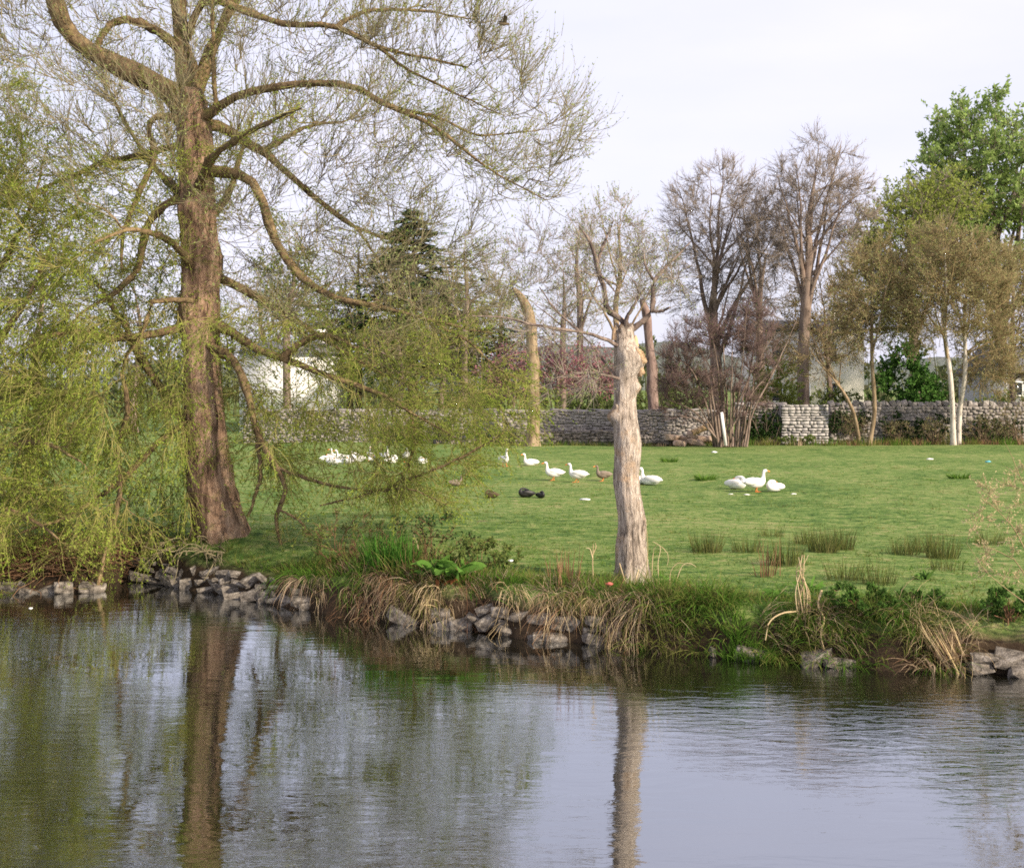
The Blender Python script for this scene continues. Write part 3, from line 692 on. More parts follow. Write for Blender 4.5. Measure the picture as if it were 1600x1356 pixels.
pl = [[(985, 515, 0, .06), (968, 498, -.1, .055), (949, 482, -.2, .05), (946, 456, -.3, .045), (936, 430, -.4, .042), (930, 400, -.45, .035), (920, 376, -.5, .025), (905, 355, -.5, .012)],
      [(932, 415, -.4, .03), (944, 382, -.3, .025), (960, 345, -.2, .01)],
      [(936, 428, -.4, .025), (950, 442, -.5, .022), (962, 458, -.6, .01)],
      [(983, 518, .1, .055), (1004, 502, .15, .05), (1018, 485, .2, .045), (1020, 455, .25, .04), (1022, 438, .3, .035), (1042, 414, .35, .03), (1060, 396, .4, .022), (1078, 378, .45, .01)],
      [(1021, 438, .3, .024), (1008, 414, .35, .02), (1005, 397, .4, .012)],
      [(1018, 487, .2, .03), (1034, 486, .1, .025), (1046, 479, 0, .014)],
      [(977, 518, -.1, .035), (981, 492, -.2, .03), (1000, 460, -.3, .024), (1008, 448, -.35, .01)],
      [(1000, 460, -.3, .015), (992, 444, -.35, .012), (985, 436, -.4, .007)],
      [(972, 545, -.1, .035), (950, 532, -.3, .03), (920, 520, -.5, .027), (885, 514, -.7, .024), (840, 506, -.9, .02), (790, 494, -1.1, .014), (740, 492, -1.3, .008)],
      [(905, 518, -.55, .02), (882, 497, -.6, .018), (862, 478, -.65, .014), (842, 448, -.7, .008)],
      [(968, 592, -.15, .028), (935, 584, -.4, .02), (900, 583, -.6, .016), (860, 593, -.8, .008)],
      [(968, 590, -.1, .022), (952, 575, 0, .02), (925, 540, .1, .014), (905, 520, .2, .01)]]
pl = [[(a_, b_, c_, r_ * 1.3) for a_, b_, c_, r_ in l_] for l_ in pl]
q0, e0, s0 = build_limbs(poll, pl, PY, M['pollard_limb'], 7, 'branch', .014)
qt = np.vstack([in_poly(40, [(870, 330), (1000, 330), (1060, 380), (1070, 470), (1000, 500), (900, 480)], PY, .5), in_poly(22, [(800, 430), (930, 420), (940, 560), (800, 540)], PY - .6, .4), in_poly(10, [(840, 570), (950, 560), (950, 610), (840, 620)], PY - .6, .3)])
b3, c3, _ = connect(q0, e0, s0, qt, 6, .1, .005, .008)
A3, _ = sprout(np.concatenate([b3]), 1150, .15, (15, 55), (.3, .95), 5, .5, jit=.13)
part('twigs', join([tubes(b3, c3, 4), twig(A3, .0052, .003)]), M['pale_twig'], poll, kind='stuff')
part('leaves', leaves_on(A3, 4200, .042, .010), M['willow_leaf_pale'], poll, smooth=False, kind='stuff')

# ------------------------------------------------------------------ trees beyond the meadow
def ell(n, c, r, shell=.35, zlo=-1.):
    out = []
    while len(out) < n:
        v = R.normal(0, 1, 3); v /= np.linalg.norm(v)
        v = v * (shell + (1 - shell) * R.uniform() ** .6)
        if v[2] < zlo: continue
        out.append(c + v * r)
    return np.array(out)

def far_tree(name, label, Y, trunk_px, crowns, bmat, tmat, lmat=None, cat='tree', group=None, nA=7, nB=3.2, nleaf=0, lsz=.2, lw=.35, la=.9, lb=.55, tz=.25, tr=(.018, .010), base=None, top_r=.3, per=1., lmat2=None, knob=None, rmin=.022, lbmat=None):
    """trunk_px: rows (px, py, radius m); crowns: (px, py, rx px, ry px, branches) at distance Y"""
    p = np.array([list(wpt(a, b, Y)) + [r] for a, b, r in trunk_px])
    b0 = base if base is not None else float(H(p[0, 0], Y))
    if p[0, 2] > b0: p = np.vstack([[p[0, 0], p[0, 1], b0 - .05, p[0, 3] * 1.1], p])
    root = thing(name, (p[0, 0], Y, b0), label, cat, group)
    p[1:, 1] += R.normal(0, .25, len(p) - 1)
    g, P, r = trunk(p, 26, 12, .06, p[0, 3] * .35, .8, 5, (), R.integers(999))
    part('trunk', g, bmat, root)
    k = Y / F; top = P[-1]
    pos = P[8:]; dr = unit(np.gradient(pos, axis=0)); rad = r[8:] * .75
    ml, mr = [], []
    for cx, cy, rx, ry, n_ in crowns:
        for e in ell(max(3, n_ // 14), wpt(cx, cy, Y), np.array([rx * k, .8 * rx * k, ry * k]), .8, -.35):
            q = int(R.integers(10, 26)); s0 = P[q]
            while s0[2] > e[2] - .25 * np.linalg.norm((e - s0)[:2]) and q > 9: q -= 1; s0 = P[q]
            l = np.linalg.norm(e - s0); c_ = s0 + (e - s0) * .45 + np.array([0, 0, .10 * l]) * R.uniform(-.3, 1.2)
            u = np.linspace(0, 1, 12)[:, None]; b = s0 * (1 - u) ** 2 + 2 * c_ * u * (1 - u) + e * u ** 2; b[2:] += np.cumsum(R.normal(0, .012 * l, (10, 3)), 0) * .6
            ml.append(b); mr.append(np.linspace(min(r[q] * .55, .03 + .017 * l), .018, 12))
    ml = np.array(ml); mr = np.array(mr)
    pos = np.vstack([pos[-8:], ml[:, 1:].reshape(-1, 3)]); dr = np.vstack([dr[-8:], unit(np.gradient(ml, axis=1))[:, 1:].reshape(-1, 3)]); rad = np.concatenate([rad[-8:], mr[:, 1:].ravel()])
    part('limbs', tubes(ml, mr, 6), lbmat or bmat, root, kind='stuff')
    tg = np.vstack([ell(int(n * per * 1.5), wpt(cx, cy, Y), np.array([rx * k, .85 * rx * k, ry * k]), .2) for cx, cy, rx, ry, n in crowns])
    bp, br, _ = connect(pos, dr, rad, tg, 7, .07, rmin, .013, .03, .5, 2.6)
    c = tg.mean(0)
    A, ia = sprout(bp, int(len(bp) * nA * .62), .25, (18, 60), (.8 * la, 2.1 * la), 4, tz, c, .3, .17)
    B, ib = sprout(A, int(len(A) * nB * 2.), .12, (20, 65), (.45 * lb, 1.3 * lb), 2, tz, c, .2, .12)
    part('branches', tubes(bp, br, 4), tmat if rmin < .02 else bmat, root, kind='stuff')
    part('twigs', join([twig(A, tr[0], tr[1]), twig(B[::2] if nleaf > 18000 else B, tr[1] * .95, tr[1] * .6)]), tmat, root, kind='stuff')
    if lmat and nleaf: part('leaves', leaves_on(B, nleaf, lsz, lsz * lw, .0, spread=1.), lmat, root, smooth=False, kind='stuff')
    return root

FB, FT = M['far_bark'], M['far_twig']
far_tree('bare_tree', 'bare dark broad-headed tree behind the purplish thicket, left of the tall slender bare tree', 92,
  [(1118, 640, .55), (1119, 560, .42), (1114, 500, .34), (1116, 460, .25), (1122, 400, .14)],
  [(1130, 350, 100, 98, 150), (1095, 430, 80, 90, 70), (1170, 400, 70, 115, 80)], FB, FT, nA=8.5, nB=4.2, tr=(.017, .011))
far_tree('bare_tree', 'tallest bare tree with a straight brown trunk rising from behind the pale stone block', 88,
  [(1255, 640, .42), (1254, 560, .40), (1258, 470, .36), (1264, 390, .25), (1262, 350, .17), (1275, 270, .07)],
  [(1278, 300, 82, 86, 130), (1225, 380, 64, 80, 60), (1320, 340, 55, 80, 60)], FB, FT, nA=8.5, nB=4.2, tr=(.017, .011))
far_tree('bare_tree', 'bare hazy tree with upright limbs filling the gap behind the broad-headed and tall bare trees', 104,
  [(1190, 640, .4), (1188, 520, .3), (1187, 460, .2), (1195, 400, .08)],
  [(1195, 390, 70, 120, 110), (1180, 520, 60, 70, 40)], FB, FT, nA=8, nB=4, tr=(.017, .011))
far_tree('budding_tree', 'rusty budding tree low in front of the tall bare tree, beside its trunk', 90,
  [(1300, 640, .2), (1295, 560, .16), (1300, 500, .1), (1305, 450, .04)],
  [(1292, 490, 70, 85, 100), (1240, 540, 40, 60, 40)], FB, M['olive_twig'], M['bud'], nA=8, nB=3, nleaf=3500, lsz=.13, tr=(.02, .013))
far_tree('chestnut_tree', 'tallest leafy green tree at the photo right edge, its crown reaching above all others', 112,
  [(1560, 640, .7), (1562, 520, .5), (1560, 420, .35), (1556, 330, .15)],
  [(1540, 262, 108, 104, 200), (1480, 320, 70, 70, 60), (1590, 380, 140, 110, 140), (1490, 350, 80, 85, 80)], FB, FT, M['chestnut_leaf'], nA=6, nB=2.6, nleaf=36000, lsz=.37, lw=.32, la=1.2, tr=(.03, .016))
far_tree('spring_tree', 'yellow-green leafy tree on the shoulder of the tall chestnut, above the olive birches', 106,
  [(1430, 640, .45), (1428, 540, .4), (1425, 430, .25), (1425, 340, .08)],
  [(1415, 365, 75, 85, 140), (1385, 450, 60, 75, 70), (1475, 320, 55, 55, 50), (1366, 410, 44, 85, 75)], FB, FT, M['spring_leaf'], nA=7, nB=3, nleaf=20000, lsz=.25, lw=.3, la=1., tr=(.017, .011))
far_tree('birch_tree', 'birch with a white stem, the straighter of the pair standing before the ivied wall', 79,
  [(1489, 693, .17), (1485, 600, .15), (1480, 520, .13), (1478, 450, .10), (1475, 390, .06)],
  [(1470, 440, 72, 95, 120), (1440, 490, 50, 60, 50)], M['birch_bark'], M['olive_twig'], M['bud'], lbmat=M['olive_twig'], nA=9, nB=3.4, nleaf=17000, lsz=.095, tr=(.014, .010), rmin=.014)
far_tree('birch_tree', 'birch with a curved white stem, the bent one of the pair before the ivied wall', 79.6,
  [(1497, 693, .15), (1502, 640, .15), (1506, 580, .13), (1508, 500, .10), (1515, 420, .05), (1520, 360, .02)],
  [(1520, 450, 68, 90, 110), (1545, 550, 50, 70, 60)], M['birch_bark'], M['olive_twig'], M['bud'], lbmat=M['olive_twig'], nA=9, nB=3.4, nleaf=17000, lsz=.095, tr=(.014, .010), rmin=.014)
far_tree('alder_tree', 'slender brown-stemmed tree with an olive twiggy crown, standing before the wall', 80,
  [(1362, 693, .15), (1368, 640, .13), (1362, 560, .11), (1362, 480, .08), (1366, 400, .03)],
  [(1370, 460, 66, 90, 110), (1340, 500, 45, 65, 50)], M['pale_bark'], M['olive_twig'], M['bud'], nA=9, nB=3.2, nleaf=14000, lsz=.10, tr=(.014, .010), rmin=.014)
far_tree('alder_tree', 'olive-brown twiggy tree at the photo right edge beyond the end of the wall', 86,
  [(1582, 660, .2), (1585, 560, .17), (1580, 450, .08)],
  [(1585, 470, 60, 100, 110), (1600, 560, 50, 70, 40)], FB, M['olive_twig'], M['bud'], nA=9, nB=3.2, nleaf=15000, lsz=.13, tr=(.016, .011), rmin=.016)
far_tree('leaning_tree', 'thin pale trunk leaning to the left in front of the stone wall', 80.5,
  [(1345, 693, .13), (1330, 640, .12), (1305, 595, .10), (1282, 560, .07), (1270, 530, .03)],
  [(1280, 560, 40, 40, 25)], M['pale_bark'], M['olive_twig'], M['bud'], nA=6, nB=2.5, nleaf=600, lsz=.1, tr=(.014, .010), rmin=.014)
# multi-stemmed bare thicket
TY = 77.
thk = thing('bare_thicket', gpt(1138, 697) * [1, 1, 0], 'big purplish bare thicket of many stems standing on the meadow in front of the wall', 'shrub')
tl_ = []
for k in range(15):
    x = 1105 + k * 5.2; sp = (x - 1140) * R.uniform(1.6, 3.); top = R.uniform(470, 560)
    if sp < -50: top += 60
    tl_.append([(1140 + (x - 1140) * .7, 698, R.uniform(-.6, .6), .085), (x, 640, R.uniform(-.8, .8), .07), (1140 + sp * .7, 580, R.uniform(-1.2, 1.2), .05), (1140 + sp * 1.05, top, R.uniform(-1.5, 1.5), .015)])
for px, py in ((1060, 650), (1045, 625), (1050, 600), (1225, 560), (1210, 520)):
    tl_.append([(1128, 694, 0, .07), ((1128 + px) / 2, (690 + py) / 2 - 12, -.3, .05), (px, py, -.5, .02)])
t0_, t1_, t2_ = build_limbs(thk, tl_, TY, M['far_bark'], 6, 'stem', .05, 12)
tt = np.vstack([ell(150, wpt(1130, 570, TY), np.array([3.7, 2.4, 3.6]), .3), ell(85, wpt(1068, 590, TY), np.array([2.0, 1.8, 3.0]), .3), ell(60, wpt(1160, 510, TY), np.array([2.2, 1.6, 1.8]), .3)])
b4, c4_, _ = connect(t0_, t1_, t2_, tt, 6, .08, .012, .012)
A4, _ = sprout(b4, 3000, .1, (20, 60), (.5, 1.1), 4, .5, jit=.13)
B4, _ = sprout(A4, 12000, .1, (20, 60), (.3, .75), 2, .4, jit=.13)
part('branches', tubes(b4, c4_, 4), M['purple_twig'], thk, kind='stuff')
part('twigs', join([twig(A4, .016, .009), twig(B4, .010, .006)]), M['purple_twig'], thk, kind='stuff')
part('leaves', leaves_on(B4, 1500, .09, .03), M['haw_leaf'], thk, smooth=False, kind='stuff')

# cut stumps standing as tall poles behind the meadow
def stump(label, Y, path, mat, seed, tops):
    p = px_path([(a, b, 0, r) for a, b, r in path], Y)
    b0 = float(H(p[0, 0], Y)); p[0, 2] = b0 - .05
    root = thing('topped_tree', (p[0, 0], Y, b0), label, 'tree', 'topped trees by the far wall')
    g, P, r = trunk(p, 36, 16, .05, .2, 1., 5, [(.4, 5., .8, .12), (3., 3.6, .7, .1)], seed, .12)
    part('trunk', g, mat, root)
    pos = P[20:]; d = unit(np.gradient(pos, axis=0)) ; rad = r[20:] * .3
    k = Y / F
    t_ = np.vstack([ell(n, wpt(cx, cy, Y), np.array([rx * k, rx * k * .8, ry * k]), .3) for cx, cy, rx, ry, n in tops])
    bp, br, _ = connect(pos, d, rad, t_, 7, .08, .014, .010)
    A, _ = sprout(bp, len(bp) * 6, .2, (15, 50), (.6, 1.6), 4, .6, jit=.1)
    B, _ = sprout(A, len(A) * 3, .2, (15, 50), (.4, 1.), 3, .5, jit=.1)
    part('shoots', join([tubes(bp, br, 4), twig(A, .015, .009), twig(B, .010, .006)]), M['far_twig'], root, kind='stuff')
    part('leaves', leaves_on(B, 1600, .12, .03), M['haw_leaf'], root, smooth=False, kind='stuff')
stump('tan topped trunk with an elbow at its head, standing left of the pale pollarded tree', 79.5,
      [(832, 695, .40), (834, 640, .37), (832, 560, .35), (828, 500, .36), (818, 470, .31), (803, 450, .14)], M['pale_bark'], 3, [(850, 400, 50, 70, 45), (790, 430, 45, 60, 40)])
stump('pinkish topped trunk rising behind the old wall, right beside the pale pollarded tree', 84,
      [(1024, 700, .42), (1021, 640, .36), (1018, 580, .31), (1013, 525, .27), (1010, 492, .30), (1003, 468, .2)], M['pink_bark'], 5, [(1020, 420, 55, 60, 40), (985, 400, 40, 60, 30)])
far_tree('pale_stemmed_tree', 'light stemmed bare tree rising right behind the pollarded tree, thin shoots spreading at its top', 84,
  [(966, 660, .22), (966, 560, .2), (962, 480, .18), (970, 420, .12), (965, 350, .04)],
  [(955, 350, 58, 62, 34), (925, 430, 46, 56, 18), (1005, 420, 46, 50, 14)], M['pale_bark'], M['pale_twig'], M['spring_leaf'], nA=5, nB=2.2, nleaf=1500, lsz=.12, tr=(.017, .010), tz=.7)
# behind the willow: bare and greening trees along the far wall
spec = [(60, 480, 120, 130, 'bare'), (210, 520, 90, 110, 'green'), (420, 500, 80, 95, 'bare'), (500, 520, 70, 80, 'green'), (725, 470, 70, 110, 'bare'), (780, 520, 55, 70, 'green'), (880, 480, 60, 80, 'bare'), (620, 560, 90, 60, 'green'), (905, 420, 45, 90, 'bare'), (560, 450, 60, 90, 'bare'), (450, 440, 60, 95, 'green'), (690, 520, 60, 75, 'green'), (545, 530, 60, 70, 'green')]
lb_ = ['bare tree glimpsed through the bushy willow at the photo left edge', 'greening tree glimpsed behind the big willow, left of its trunk', 'bare tree behind the white building, right of the big willow trunk', 'greening tree rising just right of the white building', 'bare tree between the dark cedar and the tan topped trunk', 'greening tree standing left of the tan topped trunk', 'bare tree between the tan topped trunk and the pollarded tree', 'green hawthorn spreading below the dark cedar', 'thin-shooted bare tree just left of the pollarded tree top', 'bare tree behind the left flank of the dark cedar', 'tall greening tree behind the bare one over the white building', 'greening tree tucked under the right flank of the dark cedar', 'greening tree at the right end of the white building']
for i, (cx, cy, rx, ry, kd) in enumerate(spec):
    Y = 94 + (i * 7) % 23
    far_tree('bare_tree' if kd == 'bare' else 'greening_tree', lb_[i], Y, [(cx, 650, .3), (cx + R.uniform(-8, 8), cy + ry * .6, .26), (cx + R.uniform(-12, 12), cy, .16), (cx, cy - ry * .7, .04)],
      [(cx, cy, rx, ry, 80)], FB, FT if kd == 'bare' else M['olive_twig'], M['haw_leaf'], group='trees behind the far wall', nA=6, nB=2.6, nleaf=500 if kd == 'bare' else 5500, lsz=.17, tr=(.016, .010))
for i, (cx, cy, rx, ry, lb) in enumerate([(800, 580, 48, 40, 'pink blossoming tree just left of the tan topped trunk'), (868, 575, 45, 42, 'pink blossoming tree between the tan topped trunk and the pollarded tree'), (932, 580, 42, 40, 'pink blossoming tree tucked against the left of the pollarded trunk')]):
    far_tree('blossom_tree', lb, 88 + i * 2, [(cx, 650, .14), (cx + 4, 610, .12), (cx, 570, .05)], [(cx, cy, rx, ry, 70)], FB, M['purple_twig'], M['blossom'], group='pink trees over the far wall', nA=6, nB=2.4, nleaf=2000, lsz=.13, lw=.4, la=.6, lb=.4, tr=(.016, .010))

# cedar
CY_ = 108.
ced = thing('cedar_tree', wpt(645, 670, CY_) * [1, 1, 0], 'dark layered cedar with a pointed top behind the big willow', 'tree')
k = CY_ / F
g, P, r = trunk(np.array([list(wpt(645, 670, CY_)) + [.5], list(wpt(645, 500, CY_)) + [.35], list(wpt(647, 328, CY_)) + [.04]]), 24, 10, .05, .2)
part('trunk', g, M['far_bark'], ced)
bb_, gg = [], []
for ti in range(26):
    py = 332 + ti * 9.5; n = 7 + ti // 3; ln = (15 + ti * 7.6) * k * (1 + .22 * math.sin(ti * 2.1))
    z = wpt(0, py, CY_)[2]; x0 = wpt(646, py, CY_)[0]
    a = R.uniform(0, 6.28, n); l = ln * R.uniform(.65, 1.1, n)
    b = grow(np.tile([x0, CY_, z], (n, 1)), np.stack([np.cos(a), np.sin(a), R.uniform(.0, .25, n)], 1), l, 6, (0, 0, -.35), .06)
    bb_.append(b)
    m = int(170 + ti * 62)
    idx = R.integers(0, n, m); t = R.uniform(.15, 1, m); q, T = at(b, idx, t)
    d = T + R.normal(0, .8, (m, 3)) * [1, 1, .12]
    gg.append(quads(q + R.normal(0, .12, (m, 3)) * [1, 1, .5], d, R.uniform(.35, .8, m), R.uniform(.09, .18, m), flat=np.array([0, 0, 1.])))
part('branches', tubes(np.vstack(bb_), taper(sum(len(x) for x in bb_), 6, .07, .02), 4), M['far_bark'], ced, kind='stuff')
part('needles', join(gg), M['cedar_needle'], ced, smooth=False, kind='stuff')

# ------------------------------------------------------------------ shrubs, ivy, far woodland
def shrub(name, label, c, r, n, lmat, lsz=.1, lw=.3, stems=14, cat='shrub', group=None, smat=None, twigs=True, shell=.35):
    c = np.array(c, float)                                   # c: foot of the shrub; r: half sizes
    root = thing(name, c, label, cat, group)
    t = ell(stems * 4, c + [0, 0, r[2] * .95], np.array(r), .45, -.75)
    b = np.array([c + R.normal(0, .12, 3) * [r[0], r[1], 0] for _ in range(stems)])
    d = unit(np.stack([R.normal(0, .45, stems), R.normal(0, .45, stems), np.ones(stems)], 1))
    st = grow(b, d, R.uniform(.5, 1.0, stems) * r[2] * 1.3, 7, (0, 0, .2), .15)
    p, q, _ = connect(st.reshape(-1, 3), unit(np.gradient(st, axis=1)).reshape(-1, 3), np.full(stems * 7, .02 * max(1, r[2])), t, 6, .1, .006, .01)
    A, _ = sprout(p, len(p) * 6, .2, (20, 75), (.25 * r[2], .55 * r[2]), 4, .15, c + [0, 0, r[2] * .8], .4, .2)
    part('stems', join([tubes(st, taper(stems, 7, .022 * max(.6, r[2]), .008), 4), tubes(p, q, 3), twig(A, .006, .003)]), smat or M['far_bark'], root, kind='stuff')
    part('leaves', leaves_on(A, n, lsz, lsz * lw, .1, spread=1.1), lmat, root, smooth=False, kind='stuff')
    return root
def gp(px, Y, z=None):
    x = (px - CX) / F * Y; return np.array([x, Y, float(H(x, Y)) if z is None else z])
shrub('evergreen_shrub', 'dark glossy evergreen bush towering behind the stone wall between the slim tree and white birches', gp(1415, 88), (2.1, 1.6, 3.4), 9000, M['laurel_leaf'], .22, .33, 20)
shrub('evergreen_shrub', 'lower bright evergreen bush right beside the white birch stems, over the wall', gp(1440, 86), (1.5, 1.3, 2.2), 5200, M['laurel_leaf'], .22, .33, 16)
shrub('hedge_shrub', 'bright yellow-green bush over the ivied wall, left of the tall bare trunk', gp(1212, 86), (2.1, 1.0, 2.7), 9000, M['spring_leaf'], .13, .4, 16)
shrub('hedge_shrub', 'dull green undergrowth bush over the wall, right of the tall bare trunk', gp(1310, 90), (2.3, 1.2, 1.9), 5000, M['haw_leaf'], .15, .35, 16)
shrub('hedge_shrub', 'olive green bush over the wall at the photo right edge', gp(1560, 92), (2.4, 1.2, 1.7), 4500, M['haw_leaf'], .15, .35, 16)
shrub('hedge_shrub', 'green bush over the low wall below the pink trees', gp(900, 85.5), (4.4, .8, 1.55), 8000, M['haw_leaf'], .13, .35, 30)
shrub('hedge_shrub', 'green bush over the low wall between the pollarded trunk and the purplish thicket', gp(1040, 86), (2.4, 1.2, 1.8), 6000, M['haw_leaf'], .14, .35, 20)
shrub('hedge_shrub', 'shady green bush behind the willow, left of the tan topped trunk', gp(740, 85.5), (3.6, 1., 1.6), 7000, M['haw_leaf'], .14, .35, 24)
for px, Y_, r_, n_, lb in ((1335, 81., (.9, .6, 1.0), 300, 'brown bare scrub before the wall under the thin leaning trunk'), (1402, 81.2, (1.1, .6, .8), 500, 'brown bare scrub before the wall between the slim tree and the dark ivy mound'), (1460, 80.8, (.9, .6, .9), 500, 'brown bare scrub before the wall just left of the white birches'), (1535, 81., (1.2, .6, 1.0), 600, 'brown bare scrub before the wall right of the white birches'), (1590, 80.5, (1.3, .8, 1.5), 700, 'tall brown bare scrub before the wall at the photo right edge')):
    shrub('bare_scrub', lb, gp(px, Y_), r_, n_, M['bud'], .08, .35, 26, smat=M['brown_twig'])
# meadow-edge weeds in front of the walls
for px, Y, rr, lb in ((1262, 80.6, .5, 'low weed clump at the foot of the pale stone block'), (1230, 80.4, .6, 'leafy green weed clump at the left foot of the pale stone block')):
    shrub('weed_clump', lb, gp(px, Y), (rr, .4, .32), 420, M['haw_leaf'], .12, .4, 8, 'weeds')

def ivy(label, px0, px1, Y, z0, z1, n, mat='ivy_leaf', lsz=.13):
    root = thing('ivy', gp((px0 + px1) / 2, Y), label, 'ivy', 'ivy on the old walls')
    x0, x1 = gp(px0, Y)[0], gp(px1, Y)[0]
    m = 26
    b = np.stack([R.uniform(x0, x1, m), np.full(m, Y) - .05, R.uniform(z0, z0 + .2, m)], 1)
    st = grow(b, np.stack([R.normal(0, .3, m), np.zeros(m) - .03, np.ones(m)], 1), R.uniform(.5, 1, m) * (z1 - z0), 8, (0, 0, .3), .12)
    st[:, :, 1] = np.minimum(st[:, :, 1], Y - .02)
    A, _ = sprout(st, 260, .05, (30, 90), (.2, .6), 4, -.3)
    A[:, :, 1] = Y - .06 - .35 * np.abs(A[:, :, 1] - Y)
    part('stems', join([tubes(st, taper(m, 8, .02, .008), 4), twig(A, .008, .004)]), M['far_bark'], root, kind='stuff')
    part('leaves', leaves_on(A, n, lsz, lsz * .4, 0, spread=1.2, trop=-.3), M[mat], root, smooth=False, kind='stuff')
ivy('dark hanging ivy curtain on the wall between the bare thicket and the pale stone block', 1165, 1222, 81.4, 0, 2.55, 4200)
ivy('dark ivy mound low on the wall between the slim tree and the white birches', 1385, 1475, 82.3, 0, 1.9, 3400)
ivy('ivy patch low on the wall right of the white birches', 1508, 1585, 82.3, 0, 1.7, 3000)
ivy('ivy spilling over the wall top behind the thin leaning trunk', 1292, 1352, 82.4, .6, 2.5, 1800)
ivy('greenery clothing the low wall behind the big willow, in the shade of its boughs', 560, 760, 81.6, 0, 1.7, 3200, 'haw_leaf')

# woodland strip that closes the view behind the walls
n = 900
xw = R.uniform(-110, 110, n); yw = R.uniform(140, 190, n)
hw = (6.0 + 2.2 * np.sin(xw * .13) + 1.6 * np.sin(xw * .31 + 2)) * R.uniform(.55, 1.15, n)
wood = []
ww = grow(np.stack([xw, yw, np.full(n, -.2)], 1), np.stack([R.normal(0, .1, n), R.normal(0, .1, n), np.ones(n)], 1), hw, 5, (0, 0, 0), .08)
WA, _ = sprout(ww, 2600, .15, (25, 70), (1., 2.6), 4, .4, jit=.15)
wd_ = part('woodland', join([tubes(ww, taper(n, 5, .14, .03), 4), twig(WA, .035, .012), leaves_on(WA, 13000, .75, .3, 0, spread=1.1)]), leafmat('far woodland', [(.07, .065, .045), (.10, .115, .05), (.13, .15, .07)], .2, .06), None, smooth=False)
tag(wd_, 'hazy far woodland strip behind the walls and houses', None, None, 'stuff')

# ------------------------------------------------------------------ walls
STONE_ME = {}
def stones(mat, k=6):
    if mat not in STONE_ME: STONE_ME[mat] = [rock_mesh('stone', 40 + i, M[mat]) for i in range(k)]
    return STONE_ME[mat]
def put_stone(name, me, parent, loc, size, rot, kind=None):
    o = bpy.data.objects.new(name, me); COL.objects.link(o); o.parent = parent
    o.location = np.array(loc) - np.array(parent.location); o.scale = size; o.rotation_euler = rot
    return o
def face_stones(x0, x1, y, z0, z1, course=.22, wd=(.25, .6), dep=.12, taper_top=None):
    out = []; z = z0
    while z < z1 - .05:
        h = min(course * R.uniform(.75, 1.3), z1 - z); x = x0
        while x < x1 - .05:
            l = min(R.uniform(*wd), x1 - x)
            v, f = box((x + l / 2, y + R.uniform(-.02, .02), z + h / 2 + R.normal(0, .03)), (l * R.uniform(.9, 1.05), dep * R.uniform(.8, 1.2), h * R.uniform(.8, 1.12)), 0, .07); out.append((v, f)); x += l
        z += h
    return join(out)
def wall(label, px0, px1, Y, zt, mat, thick=.5, cope=(.35, .6), cope_h=.18, jag=.04, base=-.1, group=None, course=.17, wd=(.16, .45)):
    x0, x1 = gp(px0, Y)[0], gp(px1, Y)[0]
    root = thing('stone_wall', ((x0 + x1) / 2, Y, 0), label, 'wall', group)
    part('core', box(((x0 + x1) / 2, Y + thick / 2, (zt + base) / 2), (x1 - x0 - .04, thick - .06, zt - base - .02)), M['mortar'], root, smooth=False)
    part('rubble_face', face_stones(x0, x1, Y, base, zt, course, wd), M[mat], root, smooth=False, kind='stuff')
    ms = stones(mat); x = x0; i = 0
    while x < x1 - .1:
        l = R.uniform(*cope); h = cope_h * R.uniform(.8, 1.4)
        put_stone('coping_stone', ms[i % len(ms)], root, (x + l / 2, Y + thick / 2, zt + h * .42), (l * 1.08, thick * 1.15, h * 1.25), (0, R.normal(0, jag), R.normal(0, .08))); x += l; i += 1
    return root
wall('low grey stone wall with a flat top closing the meadow behind the pollarded trunk and willow', 380, 1112, 82.0, 2.05, 'wall_stone', cope=(.8, 1.5), cope_h=.14, course=.15, wd=(.16, .5))
wall('lower ledge of darker stone running at the foot of the grey wall', 770, 1000, 81.0, .75, 'bank_stone', cope=(.6, 1.2), cope_h=.12)
wall('old wall part smothered in ivy between the thicket and the pale stone block', 1150, 1221, 82.0, 2.45, 'wall_stone', cope_h=.2)
# the pale block: every stone of its face can be picked out
bx0, bx1 = gp(1221, 81.2)[0], gp(1294, 81.2)[0]
blk = thing('stone_pier', ((bx0 + bx1) / 2, 81.2, 0), 'pale dressed limestone block projecting from the old wall below the tall bare tree', 'wall')
part('core', box(((bx0 + bx1) / 2, 81.2 + .62, 1.2), (bx1 - bx0 - .06, 1.1, 2.5)), M['mortar'], blk, smooth=False)
z = -.05; bst = [mesh('stone', *box((0, 0, 0), (1, 1, 1), 0, .05), smooth=False) for _ in range(6)]
for m_ in bst: m_.materials.append(M['light_stone'])
while z < 2.45:
    h = R.uniform(.12, .26); x = bx0
    while x < bx1 - .06:
        l = min(R.uniform(.2, .6), bx1 - x)
        if bx1 - x - l < .12: l = bx1 - x
        put_stone('stone', bst[R.integers(6)], blk, (x + l / 2, 81.2 + .1 + R.uniform(-.03, .03), z + h / 2), (l * R.uniform(.9, 1.02), .3, h * R.uniform(.85, 1.06)), (0, R.normal(0, .05), R.normal(0, .03))); x += l
    z += h
wall('long rubble wall with upright cope stones along the meadow, right of the pale stone block', 1296, 1720, 82.6, 2.35, 'wall_stone', cope=(.28, .5), cope_h=.34, jag=.25)

